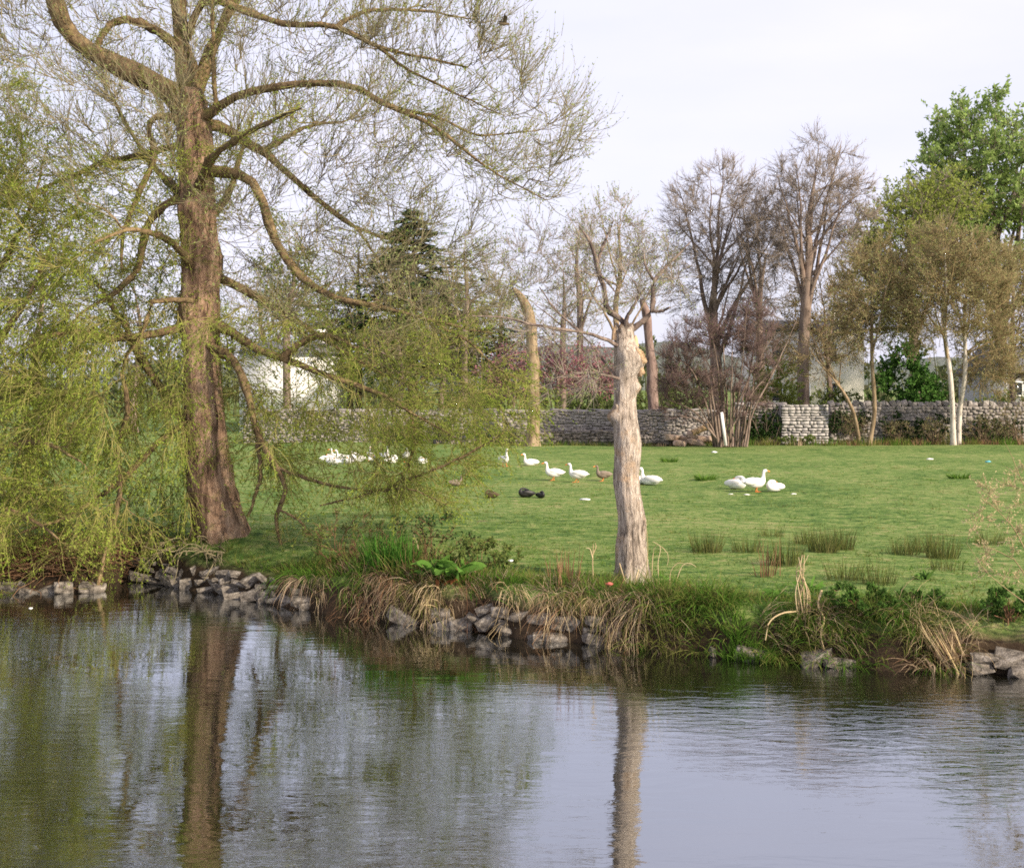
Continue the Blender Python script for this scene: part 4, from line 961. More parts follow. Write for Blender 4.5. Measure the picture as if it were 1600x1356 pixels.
# tumbled stones and the leaning board
for i, (px, py, s, lb) in enumerate([(1040, 672, .7, 'greyish'), (1062, 676, .6, 'tan'), (1072, 664, .8, 'pale'), (1086, 670, .9, 'pinkish'), (1100, 664, .8, 'flat'), (1108, 674, .55, 'small'), (1020, 678, .55, 'dark'), (1052, 660, .7, 'topmost'), (1082, 658, .6, 'leaning')]):
    me = rock_mesh('rubble_stone', 80 + i, M['rubble'] if i not in (0, 6) else M['bank_stone'])
    o = bpy.data.objects.new('rubble_stone', me); COL.objects.link(o)
    p = gp(px, 79.5 + R.uniform(-.5, .8)); o.location = p + [0, 0, .22 + max(0, (668 - py) / 25.)]; o.scale = (s * 1.4, s, s * .75); o.rotation_euler = R.normal(0, .25, 3)
    tag(o, lb + ' tumbled stone in the rubble heap left of the bare thicket', 'stone', 'rubble heap by the far wall')
lp_ = gp(1112, 79.0); lg = thing('felled_log', lp_, 'pale sawn log lying on the rubble heap against the bare thicket', 'log')
q = np.array([wpt(1082, 676, 79.)[:3], wpt(1095, 671, 79.)[:3], wpt(1112, 663, 79.)[:3]])
part('log', tubes(smooth_path(q, 8)[None], np.full((1, 8), .19), 10), M['raw_wood'], lg)
pb_ = wpt(1134, 696, 76.); pt_ = wpt(1127.5, 644, 76.1)
bd = thing('leaning_board', pb_, 'narrow whitish board leaning upright in front of the bare thicket', 'board')
u = unit(pt_ - pb_); s_ = np.array([.085, 0, .014]); n_ = np.array([0, .03, 0])
v = np.array([pb_ + a * s_ + b * n_ + c for c in (0, pt_ - pb_) for a, b in ((-1, -1), (1, -1), (1, 1), (-1, 1))]); v[5] -= u * .12
part('plank', (v, [np.array([[0, 1, 5, 4], [1, 2, 6, 5], [2, 3, 7, 6], [3, 0, 4, 7], [4, 5, 6, 7], [0, 3, 2, 1]])]), M['litter'], bd, smooth=False)

# ------------------------------------------------------------------ houses behind the trees
def house(label, px0, px1, Y, zw, zr, depth, mat, windows, hip=.6):
    x0, x1 = gp(px0, Y)[0], gp(px1, Y)[0]; c = (x0 + x1) / 2
    root = thing('house', (c, Y, 0), label, 'house')
    part('wall', box((c, Y + depth / 2, zw / 2 - .1), (x1 - x0, depth, zw + .2)), mat, root, smooth=False)
    o = .35
    v = np.array([[x0 - o, Y - o, zw], [x1 + o, Y - o, zw], [x1 + o, Y + depth + o, zw], [x0 - o, Y + depth + o, zw], [x0 + hip, Y + depth / 2, zr], [x1 - hip, Y + depth / 2, zr]])
    rf = part('roof', (v, [np.array([[0, 1, 5, 4], [2, 3, 4, 5]]), np.array([[1, 2, 5], [3, 0, 4]]), np.array([[0, 3, 2, 1]])]), M['slate'], root, smooth=False)
    rf_loc = (x0 + (x1 - x0) * .8, Y + depth / 2, zr + .3)
    part('chimney', box(rf_loc, (.9, .6, 1.4)), mat, root, smooth=False)
    for fx, z, ww_, hh in windows:
        cx = x0 + (x1 - x0) * fx
        f = part('window', join([box((cx - ww_ / 2, Y - .03, z), (.1, .12, hh)), box((cx + ww_ / 2, Y - .03, z), (.1, .12, hh)), box((cx, Y - .03, z + hh / 2), (ww_ + .1, .14, .1)), box((cx, Y - .05, z - hh / 2), (ww_ + .3, .22, .1))]), M['white_paint'], root, smooth=False)
        g_ = part('pane', box((cx, Y - .012, z), (ww_ - .1, .03, hh - .1)), M['dark_glass'], None, smooth=False)
        g_.parent = f; g_.location = (-c, -Y, 0)
    return root
house('long low whitewashed building behind the big willow trunk', 374, 520, 100, 6.2, 7.2, 7., M['white_paint'], [])
house('small pale building half hidden behind the willow boughs below the cedar', 690, 745, 108, 6.3, 8., 6., M['cream_paint'], [])
house('tall pale house glimpsed between the bare trunks behind the old wall', 1180, 1350, 125, 9.0, 10.2, 8., M['cream_paint'], [(.2, 6.8, 1.1, 1.8), (.45, 6.8, 1.1, 1.8), (.7, 6.8, 1.1, 1.8), (.2, 3., 1.1, 1.8), (.45, 3., 1.1, 1.8), (.7, 3., 1.1, 1.8)])
house('grey rendered house at the photo right edge behind the trees', 1545, 1690, 104, 4.6, 7., 7., M['grey_render'], [(.3, 3.4, .9, 1.1)])
pl_ = gp(1572, 95.); lpst = thing('lamp_post', pl_, 'thin white lamp post before the grey house at the photo right edge', 'lamp post')
part('pole', tubes(np.array([[pl_ + [0, 0, z] for z in (0, 2., 4., 5.4)]]), np.array([[.09, .08, .07, .06]]), 8), M['white_paint'], lpst)
part('head', box(pl_ + [.15, 0, 5.42], (.5, .2, .12)), M['white_paint'], lpst, smooth=False)

# ------------------------------------------------------------------ geese and other birds
def sweep_body(sp, sides=10):
    sp = np.asarray(sp, float); q = smooth_path(sp, 26)
    P = np.stack([q[:, 0], np.zeros(len(q)), q[:, 1]], 1); T = unit(np.gradient(P, axis=0))
    Ny = np.array([0, 1., 0]); Uz = np.cross(T, Ny)
    a = np.arange(sides) * 2 * math.pi / sides
    ring = P[:, None] + np.cos(a)[None, :, None] * Ny * q[:, 2][:, None, None] + np.sin(a)[None, :, None] * Uz[:, None] * q[:, 3][:, None, None]
    n = len(P); V = np.vstack([ring.reshape(-1, 3), P[0], P[-1]])
    i = np.arange(n - 1)[:, None] * sides; s = np.arange(sides)[None]; s2 = (s + 1) % sides
    return V, [np.stack([i + s, i + s2, i + sides + s2, i + sides + s], -1).reshape(-1, 4),
               np.vstack([np.stack([s2[0], s[0], np.full(sides, n * sides)], 1), np.stack([(n - 1) * sides + s[0], (n - 1) * sides + s2[0], np.full(sides, n * sides + 1)], 1)])]
def bird(name, label, cat, loc, rz, pose, plum='feather', group=None, scale=1., beakmat='beak', headmat=None):
    root = thing(name, loc, label, cat, group, rz); root.scale = (scale,) * 3
    zb = -.055 if pose in ('stand', 'alert', 'graze') else -.21
    body = [(-.46, .40, .03, .012), (-.36, .39, .085, .05), (-.2, .37, .15, .14), (-.02, .36, .175, .18), (.14, .38, .165, .175), (.24, .43, .12, .13)]
    if pose in ('stand', 'alert', 'sit'):
        e = .05 if pose == 'alert' else 0
        neck = [(.285, .52, .07, .075), (.295, .62 + e, .048, .05), (.30, .70 + e, .045, .047), (.325, .765 + e, .052, .055), (.375, .775 + e, .05, .048), (.42, .755 + e, .028, .03)]
        bk, hd = ((.415, .765 + e), (.53, .735 + e)), (.35, .785 + e)
    elif pose == 'graze':
        neck = [(.36, .42, .07, .075), (.44, .33, .05, .05), (.49, .22, .045, .046), (.53, .13, .05, .054), (.56, .09, .046, .046), (.585, .055, .028, .03)]
        bk, hd = ((.58, .06), (.63, -.02 + .04)), (.55, .12)
    else:   # tucked: head laid back over the wings
        neck = [(.26, .53, .07, .07), (.2, .60, .05, .05), (.12, .61, .047, .045), (.04, .595, .05, .05), (-.02, .575, .045, .042), (-.06, .56, .026, .026)]
        bk, hd = ((-.05, .565), (-.14, .545)), (.02, .615)
    V, fs = sweep_body([(x, z + zb, a, b) for x, z, a, b in body + neck])
    if pose in ('sit', 'tuck'): V[:, 2] = np.maximum(V[:, 2], .01)
    b = part('body', (V, fs), M[plum], root, local=True)
    for s in (-1, 1):
        v, f = blob((-.1, s * .135, .42 + zb), (.30, .055, .125), .12); part('wing', (v, f), M[plum], root, local=True)
        ey = part('eye', blob((hd[0] + .03, s * .05, hd[1] + zb), (.011, .008, .011), 0, 5, 6), M['eye'], root, local=True)
    p0, p1 = np.array([bk[0][0], 0, bk[0][1] + zb]), np.array([bk[1][0], 0, bk[1][1] + zb])
    part('bill', tubes(np.array([[p0 - (p1 - p0) * .15, p0 + (p1 - p0) * .3, p0 + (p1 - p0) * .8, p1]]), np.array([[.032, .028, .02, .006]]), 7), M[beakmat], root, local=True)
    if headmat: part('head', blob((hd[0] + .015, 0, hd[1] + zb - .015), (.085, .062, .066), 0, 7, 10), M[headmat], root, local=True)
    if zb > -.1:
        for s in (-1, 1):
            st = (.10 if s > 0 else -.02)
            lg = tubes(np.array([[[.02, s * .075, .22], [.03, s * .075, .13], [st, s * .075, .05], [st + .01, s * .075, .012]]]), np.array([[.035, .018, .013, .015]]), 6)
            ft = (np.array([[st - .03, s * .075, .02], [st + .13, s * .075 - .07, .008], [st + .15, s * .075, .01], [st + .13, s * .075 + .07, .008], [st + .02, s * .075, .035]]), [np.array([[0, 1, 4], [1, 2, 4], [2, 3, 4], [3, 0, 4]])])
            part('leg', join([lg, (ft[0], [ft[1][0]])]), M['beak'], root, local=True)
    return root
RT, LT = 0.0, math.pi
bird('goose', 'white goose striding left, first to the right of the willow twigs', 'goose', on(866, 751), LT + .15, 'stand', group='white geese on the meadow')
bird('goose', 'white goose standing between the first striding goose and the grey-brown goose', 'goose', on(903, 754), LT - .25, 'stand', group='white geese on the meadow')
bird('goose', 'grey-brown goose standing just left of the pollarded trunk', 'goose', on(943, 752), LT + .3, 'stand', 'grey_feather', 'geese on the meadow', .86)
bird('goose', 'white goose with its head raised close right of the pollarded trunk', 'goose', on(1016, 758), LT - .5, 'sit', group='white geese on the meadow', scale=1.12)
bird('goose', 'white goose mostly hidden behind the pollarded trunk, its back to its neighbour', 'goose', on(1003, 757), LT + .9, 'sit', group='white geese on the meadow', scale=1.)
bird('goose', 'white goose standing tall facing right in the trio on the open meadow', 'goose', on(1180, 769), RT + .2, 'stand', group='white geese on the meadow', scale=1.05)
bird('goose', 'white goose bending down beside the standing one, leftmost of the trio', 'goose', on(1151, 764), RT - .7, 'tuck', group='white geese on the meadow', scale=1.1)
bird('goose', 'white goose resting with tucked head, right of the standing one in the trio', 'goose', on(1210, 768), LT + .5, 'tuck', group='white geese on the meadow', scale=.95)
bird('goose', 'white goose standing upright face-on behind the lower willow twigs', 'goose', on(634, 722), -1.3, 'alert', group='white geese on the meadow', scale=1.05)
bird('goose', 'white goose resting just right of the upright face-on goose under the willow', 'goose', on(660, 725), LT + 1., 'tuck', group='white geese on the meadow', scale=.8)
bird('goose', 'white goose facing the river behind the right tips of the willow boughs', 'goose', on(788, 728), -1.2, 'alert', group='white geese on the meadow')
bird('goose', 'white goose resting left of the first striding goose, right of the willow boughs', 'goose', on(829, 726), LT + .4, 'sit', group='white geese on the meadow', scale=.95)
for i, (px, py, rz, ps) in enumerate([(513, 722, .3, 'tuck'), (520, 727, 2.8, 'tuck'), (536, 721, 3.3, 'sit'), (552, 720, .4, 'tuck'), (560, 722, 3.4, 'sit'), (578, 720, -1.4, 'alert'), (586, 722, .2, 'tuck'), (594, 722, 3., 'tuck'), (601, 723, -1., 'alert'), (541, 726, 2.6, 'tuck'), (612, 724, .5, 'tuck'), (527, 719, 3.6, 'sit')]):
    bird('goose', {5: 'upright white goose in the middle of the flock behind the low willow twigs', 8: 'upright white goose at the right end of the flock behind the low willow twigs'}.get(i, 'white goose resting in the flock half hidden behind the low willow twigs'), 'goose', on(px, py), rz, ps, group='white geese flocked behind the willow', scale=R.uniform(.88, 1.02))
bird('duck', 'pale grey duck with a dark head sitting under the tip of the low willow bough', 'duck', on(712, 759), RT + .2, 'sit', 'grey_feather', scale=.72, headmat='black_feather')
bird('duck', 'black duck dozing on the grass, the larger of two black shapes', 'duck', on(822, 777), LT + .3, 'tuck', 'black_feather', scale=.74, beakmat='eye')
bird('duck', 'small black duck with an orange bill resting beside the larger black duck', 'duck', on(845, 778), -1.0, 'tuck', 'black_feather', scale=.55)
bird('duck', 'dull brown duck lying low in the grass left of the black ducks', 'duck', on(768, 778), LT, 'tuck', 'brown_feather', scale=.62, beakmat='eye')
# a small bird in the air beside the outermost willow twigs
fb = thing('flying_bird', wpt(787, 38, 27.), 'small brown bird on the wing at the upper right fringe of the willow', 'bird', None, .4)
part('body', sweep_body([(-.13, .0, .012, .008), (-.06, .0, .03, .03), (.0, .005, .042, .042), (.07, .01, .03, .03), (.10, .015, .028, .028), (.13, .012, .012, .012)], 8), M['brown_feather'], fb, local=True)
for s in (-1, 1):
    part('wing', (np.array([[.05, s * .03, .02], [-.04, s * .03, .02], [-.07, s * .16, .09], [.03, s * .15, .10], [-.10, s * .27, .13], [0, s * .04, .035]]), [np.array([[0, 1, 2, 3]]), np.array([[3, 2, 4]]), np.array([[0, 3, 5], [5, 3, 2], [5, 2, 1]])]), M['brown_feather'], fb, local=True, smooth=False)

# scraps lying about
def scrap(name, label, cat, p, s, mat, seed, flat=.35):
    rg = np.random.default_rng(seed); v, f = blob((0, 0, s * flat * .4), (s, s * .7, s * flat), 0, 6, 8); v = v + rg.normal(0, s * .12, v.shape) * [1, 1, .5]
    o = part(name, (v, f), M[mat], None, smooth=False); o.location = p; tag(o, label, cat)
scrap('white_feather', 'white feather lying on the grass between the black ducks and the pollarded trunk', 'feather', on(914, 781), .17, 'litter', 1, .2)
scrap('paper_scrap', 'white scrap on the grass behind the bank between dock plant and brown stalks', 'litter', on(798, 877), .07, 'litter', 2)
scrap('paper_scrap', 'white scrap on the grass in front of the leaning board', 'litter', on(1116, 707), .15, 'litter', 3)
scrap('paper_scrap', 'white scrap on the meadow in front of the white birches', 'litter', on(1453, 718), .16, 'litter', 4)
scrap('plastic_scrap', 'teal plastic scrap on the meadow near the photo right edge', 'litter', on(1544, 722), .16, 'teal', 5)
scrap('white_feather', 'tiny white feather on the grass below the left goose of the trio', 'feather', on(1142, 772), .08, 'litter', 6, .2)
scrap('white_feather', 'white feather on the grass below the standing goose of the trio', 'feather', on(1167, 773), .11, 'litter', 7, .2)
scrap('white_feather', 'white feather on the grass right of the resting goose of the trio', 'feather', on(1240, 772), .09, 'litter', 8, .2)
scrap('red_wrapper', 'red wrapper caught in the bank grass left of the pollarded trunk foot', 'litter', lip(952, .55) + [0, -.1, .24], .065, 'red', 9, .5)
scrap('white_feather', 'white feather afloat on the dark water near the photo left edge', 'feather', gpt(48, 950, WZ), .04, 'litter', 10)

# ------------------------------------------------------------------ the bank: stones
def bank_wall(label, px0, px1, rows, size, dens, gaps=()):
    a = lip((px0 + px1) / 2, .2); root = thing('stone_revetment', (a[0], a[1], WZ), label, 'stone wall', 'stone edging of the riverbank')
    ms = stones('bank_stone', 8)
    for r_ in range(rows):
        px = px0 + R.uniform(0, 6)
        while px < px1:
            s = R.uniform(*size) * (1.12 - .1 * r_); step = s * R.uniform(.85, 1.1) * F / lip(px, .1)[1]
            if R.uniform() < dens and not any(g0 < px < g1 for g0, g1 in gaps):
                q = lip(px + step / 2, .0 + r_ * .07 + R.uniform(-.04, .04)); z = WZ + .06 + r_ * size[0] * .62 + R.uniform(-.03, .04)
                put_stone('stone', ms[R.integers(len(ms))], root, (q[0], q[1], z), (s * R.uniform(1.1, 1.5), s * R.uniform(.7, 1.1), s * R.uniform(.6, 1.)), (R.normal(0, .25), R.normal(0, .25), R.uniform(-.5, .5) + (math.pi if R.uniform() < .5 else 0)))
            px += step * .93
bank_wall('closely packed small stones edging the river below the big willow roots', 205, 470, 4, (.20, .42), .95)
bank_wall('few half-buried stones behind the dead grass fringe in mid-bank', 560, 745, 2, (.26, .42), .6)
bank_wall('chunky grey stones bared at the waterline left of the pollarded trunk', 742, 940, 3, (.25, .46), .9, [(862, 872)])
bank_wall('scattered dark stones at the waterline of the earthy bank', 1110, 1330, 1, (.2, .42), .4)
bank_wall('squarish pale stones at the water by the photo right edge', 1515, 1650, 2, (.26, .44), .9)
bank_wall('grey stones on the low islet under the bushy willow', -60, 150, 1, (.2, .45), .55)

# ------------------------------------------------------------------ the bank: grasses and plants
def tuft(name, label, p, n, ln, spread, mat, cat='grass tuft', group=None, wd=.012, droop=-.6, lean=(0, 0, 0), rad=.12, K=6, jit=.06, pname=None):
    p = np.array(p, float); root = thing(name, p, label, cat, group)
    a = R.uniform(0, 6.28, n); rr = rad * np.sqrt(R.uniform(0, 1, n))
    b = p + np.stack([np.cos(a) * rr, np.sin(a) * rr * .8, np.zeros(n) - .04], 1)
    d = np.stack([np.cos(a) * spread * R.uniform(.2, 1, n), np.sin(a) * spread * R.uniform(.2, 1, n), np.ones(n)], 1) + np.array(lean)
    ms = mat if isinstance(mat, (list, tuple)) else [mat]; part_n = n // len(ms)
    for i, m_ in enumerate(ms):
        s = slice(i * part_n, (i + 1) * part_n)
        part(pname or 'blades', blades(b[s], d[s], R.uniform(ln[0], ln[1], part_n), K, (0, 0, droop), wd * R.uniform(.7, 1.3, part_n), jit), M[m_], root, smooth=True, kind='stuff')
    return root

def mass(name, spots, label, kk=6, jit=.07):
    """rank growth nobody could count: spots (point, n, lengths, spread, lean, radius, droop, width, materials) joined by material"""
    by = {}
    for p, n, ln, sp, lean, rad, droop, wd, ms in spots:
        p = np.array(p, float); a = R.uniform(0, 6.28, n); rr = rad * np.sqrt(R.uniform(0, 1, n))
        b = p + np.stack([np.cos(a) * rr, np.sin(a) * rr * .8, np.zeros(n)], 1); b[:, 2] = np.maximum(H(b[:, 0], b[:, 1]) - .03, WZ - .02)
        d = np.stack([np.cos(a) * sp * R.uniform(.2, 1, n), np.sin(a) * sp * R.uniform(.2, 1, n), np.ones(n)], 1) + np.array(lean)
        by.setdefault(ms, []).append((b, d, R.uniform(ln[0], ln[1], n), droop, wd))
    for ms, L_ in by.items():
        g = join([blades(b, d, l, kk, (0, 0, dr), wd * R.uniform(.6, 1.4, len(b)), jit) for b, d, l, dr, wd in L_])
        tag(part(name, g, M[ms], None, kind='stuff'), label)
sp_ = []
for px in np.arange(458, 775, 6.):
    if 742 < px < 790 and R.uniform() < .6: continue
    if R.uniform() < .27 + .2 * math.sin(px * .11): continue
    tall = (1.05 if px < 505 or 545 < px < 735 else .75) * R.uniform(.75, 1.15)
    sp_.append((lip(px + R.uniform(-4, 4), R.uniform(.1, .55)), int(R.uniform(24, 85)), (.3 * tall, R.uniform(.75, 1.15) * tall), R.uniform(.35, .9), (R.normal(0, .5), -.7, R.uniform(-.6, .2)), .2, -2.2, .0095, ['straw', 'straw', 'brown_stalk', 'brown_stalk', 'straw_pale', 'olive_grass', 'rank_grass'][R.integers(7)]))
for px in list(np.arange(855, 912, 7.)) + list(np.arange(940, 1022, 5.5)) + [795, 802, 810]:
    sp_.append((lip(px, R.uniform(.15, .5)), int(R.uniform(28, 55)), (.5, 1.05), .5, (R.normal(.05, .3), -.6, -.45), .18, -2.1, .0095, ['straw', 'straw', 'brown_stalk', 'olive_grass', 'straw_pale'][R.integers(5)]))
for px in (1030, 1196, 1268, 1284, 1292, 1410, 1425, 1440, 1452, 1462, 1505, 1515):
    sp_.append((lip(px, R.uniform(.1, .4)), 45, (.5, .95), .5, (R.normal(0, .3), -.4, -.1), .18, -1.8, .009, 'straw' if R.uniform() < .6 else 'straw_pale'))
mass('dead_grass', sp_, 'straw-coloured dead grass hanging over the riverbank', 7, .13)
sp_ = []
for px in list(np.arange(445, 765, 9.)) + list(np.arange(770, 1005, 8.)):
    sp_.append((lip(px + R.uniform(-6, 6), R.uniform(.45, 1.5)), 55, (.15, .42), .6, (0, 0, 0), .3, -.9, .013, 'rank_grass' if R.uniform() < .5 else 'olive_grass'))
for px in np.arange(1002, 1142, 3.2):
    u = R.uniform()
    sp_.append((lip(px, R.uniform(.05, .85)), 42, (.3, .75), .6, (R.normal(0, .2), -.3, 0), .24, -1.6, .014, 'rank_grass' if u < .55 else 'olive_grass'))
for px in np.arange(1194, 1480, 5.):
    u = R.uniform()
    sp_.append((lip(px, R.uniform(.02, .5)), 38, (.3, .7), .55, (R.normal(0, .2), -.35, 0), .22, -1.6, .014, 'rank_grass' if u < .55 else 'olive_grass'))
for px in np.arange(1020, 1620, 8.):
    sp_.append((lip(px, R.uniform(.55, 1.3)), 45, (.12, .32), .7, (0, 0, 0), .35, -.9, .012, 'rank_grass' if R.uniform() < .45 else 'olive_grass'))
for px in np.arange(1140, 1195, 4.):
    sp_.append((lip(px, R.uniform(-.15, .08)), 40, (.2, .42), .6, (0, -.15, 0), .16, -.9, .016, 'rank_grass'))
for px in np.arange(215, 460, 9.):
    sp_.append((lip(px, R.uniform(.5, 1.3)), 40, (.1, .25), .7, (0, 0, 0), .3, -.9, .012, 'olive_grass' if R.uniform() < .6 else 'rank_grass'))
mass('bank_grass', sp_, 'rank green grass growing on the lip and face of the riverbank')
sp_ = []
for _ in range(1900):
    d_ = 1.2 + 42 * R.uniform() ** 1.5; Y_ = 23.5 + d_; x_ = R.uniform(-.42, .46) * Y_; Y_ = edge(x_) + d_
    u = R.uniform()
    sp_.append((np.array([x_, Y_, 0]), int(R.uniform(10, 26)), (.05, R.uniform(.09, .2)), .9, (0, 0, 0), R.uniform(.1, .38), -.9, .016, 'rank_grass' if u < .5 else ('olive_grass' if u < .85 else 'grass')))
mass('tussock_grass', sp_, 'low tussocks of darker and yellower grass scattered over the meadow', 4)
sp_ = []
for px in np.arange(740, 1680, 3.6):
    if 1222 < px < 1292 and R.uniform() < .6: continue
    Y_ = 80.6 + R.uniform(-1.6, .6); h = (.35 if px < 1110 else .55) * R.uniform(.5, 1.5); u = R.uniform()
    sp_.append((gp(px, Y_), 26, (h * .4, h), .35, (0, 0, 0), .4, -.4, .028, 'olive_grass' if u < .45 else ('rank_grass' if u < .7 else ('brown_stalk' if px > 1290 else 'straw'))))
mass('wall_foot_grass', sp_, 'rank grass and dry stems growing along the foot of the walls', 4)
# the bundle of grey reeds leaning out over the water
tuft('dry_reed_bundle', 'stiff bleached reed bundle leaning left at the river edge near the photo right edge', lip(1500, .08) * [1, 1, 0] + [0, 0, WZ + .02], 46, (.75, 1.05), .16, ['straw', 'straw_pale'], 'reeds', wd=.03, droop=-.1, lean=(-.5, -.1, 0), rad=.22, jit=.03, pname='reeds')
tuft('dry_reed_bundle', 'low messy dead reed bundle left of the stiff leaning reeds', lip(1455, .1) * [1, 1, 0] + [0, 0, WZ + .05], 90, (.5, .9), .8, ['straw', 'brown_stalk', 'straw'], 'reeds', wd=.016, droop=-1.2, lean=(-.3, -.2, 0), rad=.3, pname='reeds')
# arching dead stalks
def stalks(name, label, curves, mat, cat='dead stalk', wd=.022, Yb=None):
    pts = []
    for c in curves:
        pts.append(c)
    f = pts[0][0]; root = thing(name, f, label, cat)
    part('stalks', join([tubes(smooth_path(np.array(c), 12)[None], np.linspace(wd, wd * .45, 12)[None], 5) for c in pts]), M[mat], root, kind='stuff')
    return root
def cv(Y, *pp): return [wpt(a, b, Y + (c[0] if c else 0)) for a, b, *c in pp]
Y1 = lip(1255, .3)[1]
stalks('dead_stalk_sheaf', 'tall pale dead stalk sheaf with a ragged tip standing on the right bank', [cv(Y1, (1245 + k * 2.2 + R.uniform(-5, 5), 968), (1247 + k * 1.6 + R.uniform(-6, 6), 925, R.uniform(-.15, .15)), (1249 + R.uniform(-5, 7), 893, R.uniform(-.1, .1)), (1256 + R.uniform(-9, 8), 868 + R.uniform(-4, 26))) for k in range(11)], 'straw_pale', wd=.0115)
stalks('arched_dead_stalk', 'long dead stalk arching left into the river below the pale sheaf', [cv(Y1, (1248, 955), (1222, 958, -.2), (1202, 972, -.3), (1196, 1000, -.35))], 'straw_pale', wd=.018)
stalks('arched_dead_stalk', 'crooked dead stalk bending down to the water right of the pale sheaf', [cv(Y1, (1284, 922), (1278, 945, -.1), (1288, 968, -.2), (1282, 990, -.3), (1290, 1022, -.4))], 'straw_pale', wd=.022)
Y2 = lip(1075, 1.2)[1]
stalks('arched_dead_stalk', 'bowed dead grass stalks right of the pollarded trunk foot, the low pair', [cv(Y2, (1046, 915), (1048, 893), (1058, 880), (1068, 880)), cv(Y2, (1055, 912), (1066, 884), (1078, 880), (1088, 886))], 'straw_pale', wd=.011)
stalks('arched_dead_stalk', 'tall bent dead grass stalks leaning out right of the pollarded trunk foot', [cv(Y2, (1018, 920), (1020, 870), (1026, 850), (1044, 866), (1042, 885)), cv(Y2, (1030, 915), (1028, 880), (1032, 855), (1020, 846)), cv(Y2, (1010, 905), (1012, 860), (1011, 830))], 'straw_pale', wd=.010)
Y3 = lip(925, .6)[1]
stalks('dead_stalk', 'broken forked dead stalk standing left of the pollarded trunk', [cv(Y3 + .4, (927, 905), (926, 880), (927, 850)), cv(Y3 + .4, (926, 872), (922, 858), (916, 856)), cv(Y3 + .4, (926, 866), (931, 855), (930, 848))], 'straw_pale', wd=.013)
stalks('dead_stalk', 'thin dead stalk leaning across the grass in front of the pollarded trunk', [cv(Y3, (968, 880, .6), (980, 920, .2), (990, 960, -.1)), cv(Y3, (998, 890, .6), (985, 930, .1), (975, 958, -.1))], 'straw_pale', wd=.013)
stalks('dead_stalk', 'single pale stalk upright above the leaning reeds near the photo right edge', [cv(lip(1440, .5)[1], (1446, 985), (1440, 962), (1439, 945))], 'straw_pale', wd=.016)
stalks('dead_stalk', 'pale stalk curved beside the dark leafy clump at the photo right edge', [cv(lip(1545, .5)[1], (1549, 980), (1543, 965), (1544, 948))], 'straw_pale', wd=.016)
# brown dead docks
for px, py, h, lb in ((885, 918, .95, 'tall rusty dead dock stalks on the bank left of the pollarded trunk'), (655, 880, .8, 'rusty dead dock stalks rising behind the bright dock plants'), (1200, 900, .9, 'rusty dead stalks standing left of the pale sheaf'), (868, 905, .6, 'short rusty dead stalks beside the taller dock stalks')):
    tuft('dead_dock', lb, on(px, py), 26, (h * .5, h), .22, 'brown_stalk', 'dead plant', wd=.022, droop=.1, rad=.25, jit=.05, pname='stalks')
def broadleaf(name, label, p, n, ln, wd, mat, cat='plant', up=.9, extra=None):
    root = thing(name, p, label, cat); p = np.array(p)
    ms = mesh('leaf', *blades(np.zeros((1, 3)), np.array([[.55, 0, up]]), np.array([1.]), 6, (0, 0, -1.3), .30, .0, True)); ms.materials.append(M[mat])
    ml = [ms]
    for _ in range(4):
        q = mesh('leaf', *blades(np.zeros((1, 3)), np.array([[.5 + R.uniform(-.2, .2), 0, up + R.uniform(-.3, .3)]]), np.array([1.]), 6, (R.uniform(-.2, .2), R.uniform(-.3, .3), -1.3), R.uniform(.24, .36), .05, True)); q.materials.append(M[mat]); ml.append(q)
    for i in range(n):
        o = bpy.data.objects.new('leaf', ml[i % 5]); COL.objects.link(o); o.parent = root
        o.location = R.normal(0, .06, 3) * [1, 1, .2]; s = R.uniform(*ln); o.scale = (s, s * wd, s); o.rotation_euler = (R.normal(0, .15), R.normal(0, .15), R.uniform(0, 6.28))
    return root
broadleaf('dock_plant', 'broad pale green dock plant on the bank, right of the bright grassy clump', lip(715, .55) + [0, 0, .12], 18, (.45, .7), .9, 'dock')
broadleaf('dock_plant', 'mid green dock plant left of the pale dock, above the rusty leaves', lip(682, .5) + [0, 0, .12], 22, (.4, .62), .7, 'dock')
broadleaf('dock_plant', 'low dock plant with yellowing leaves beside the rusty leaves', lip(664, .45) + [0, 0, .1], 12, (.25, .4), .8, 'dock')
broadleaf('dock_plant', 'rusty red withered dock leaves hanging among the dead grass', lip(684, .32) + [0, 0, .12], 6, (.22, .34), .8, 'dock_red', up=.1)
broadleaf('dock_plant', 'small rusty dock leaves hanging below the pale dock', lip(714, .32) + [0, 0, .16], 4, (.16, .24), .8, 'dock_red', up=.1)
broadleaf('dock_plant', 'green dock plant on the right bank behind the pale stalk sheaf', on(1215, 935), 30, (.2, .42), .75, 'dock')
broadleaf('dock_plant', 'dock plant growing right of the pale stalk sheaf', on(1265, 925), 20, (.18, .36), .75, 'dock')
broadleaf('dock_plant', 'dark green dock rosette in the meadow near the photo right edge', on(1443, 905), 26, (.14, .3), .7, 'nettle')
broadleaf('dock_plant', 'green dock rosette low in the meadow right of the pollarded trunk', on(1052, 912), 12, (.2, .35), .7, 'dock')
tuft('iris_clump', 'vivid green clump of upright sword leaves on the bank above the dead grass', lip(600, .8), 190, (.6, 1.05), .3, ['iris', 'iris'], 'iris clump', wd=.03, droop=-.35, rad=.32, pname='leaves')
tuft('iris_clump', 'second vivid green sword-leaf clump leaning right beside the first', lip(632, .8), 110, (.5, .95), .32, 'iris', 'iris clump', wd=.028, droop=-.35, rad=.2, pname='leaves')
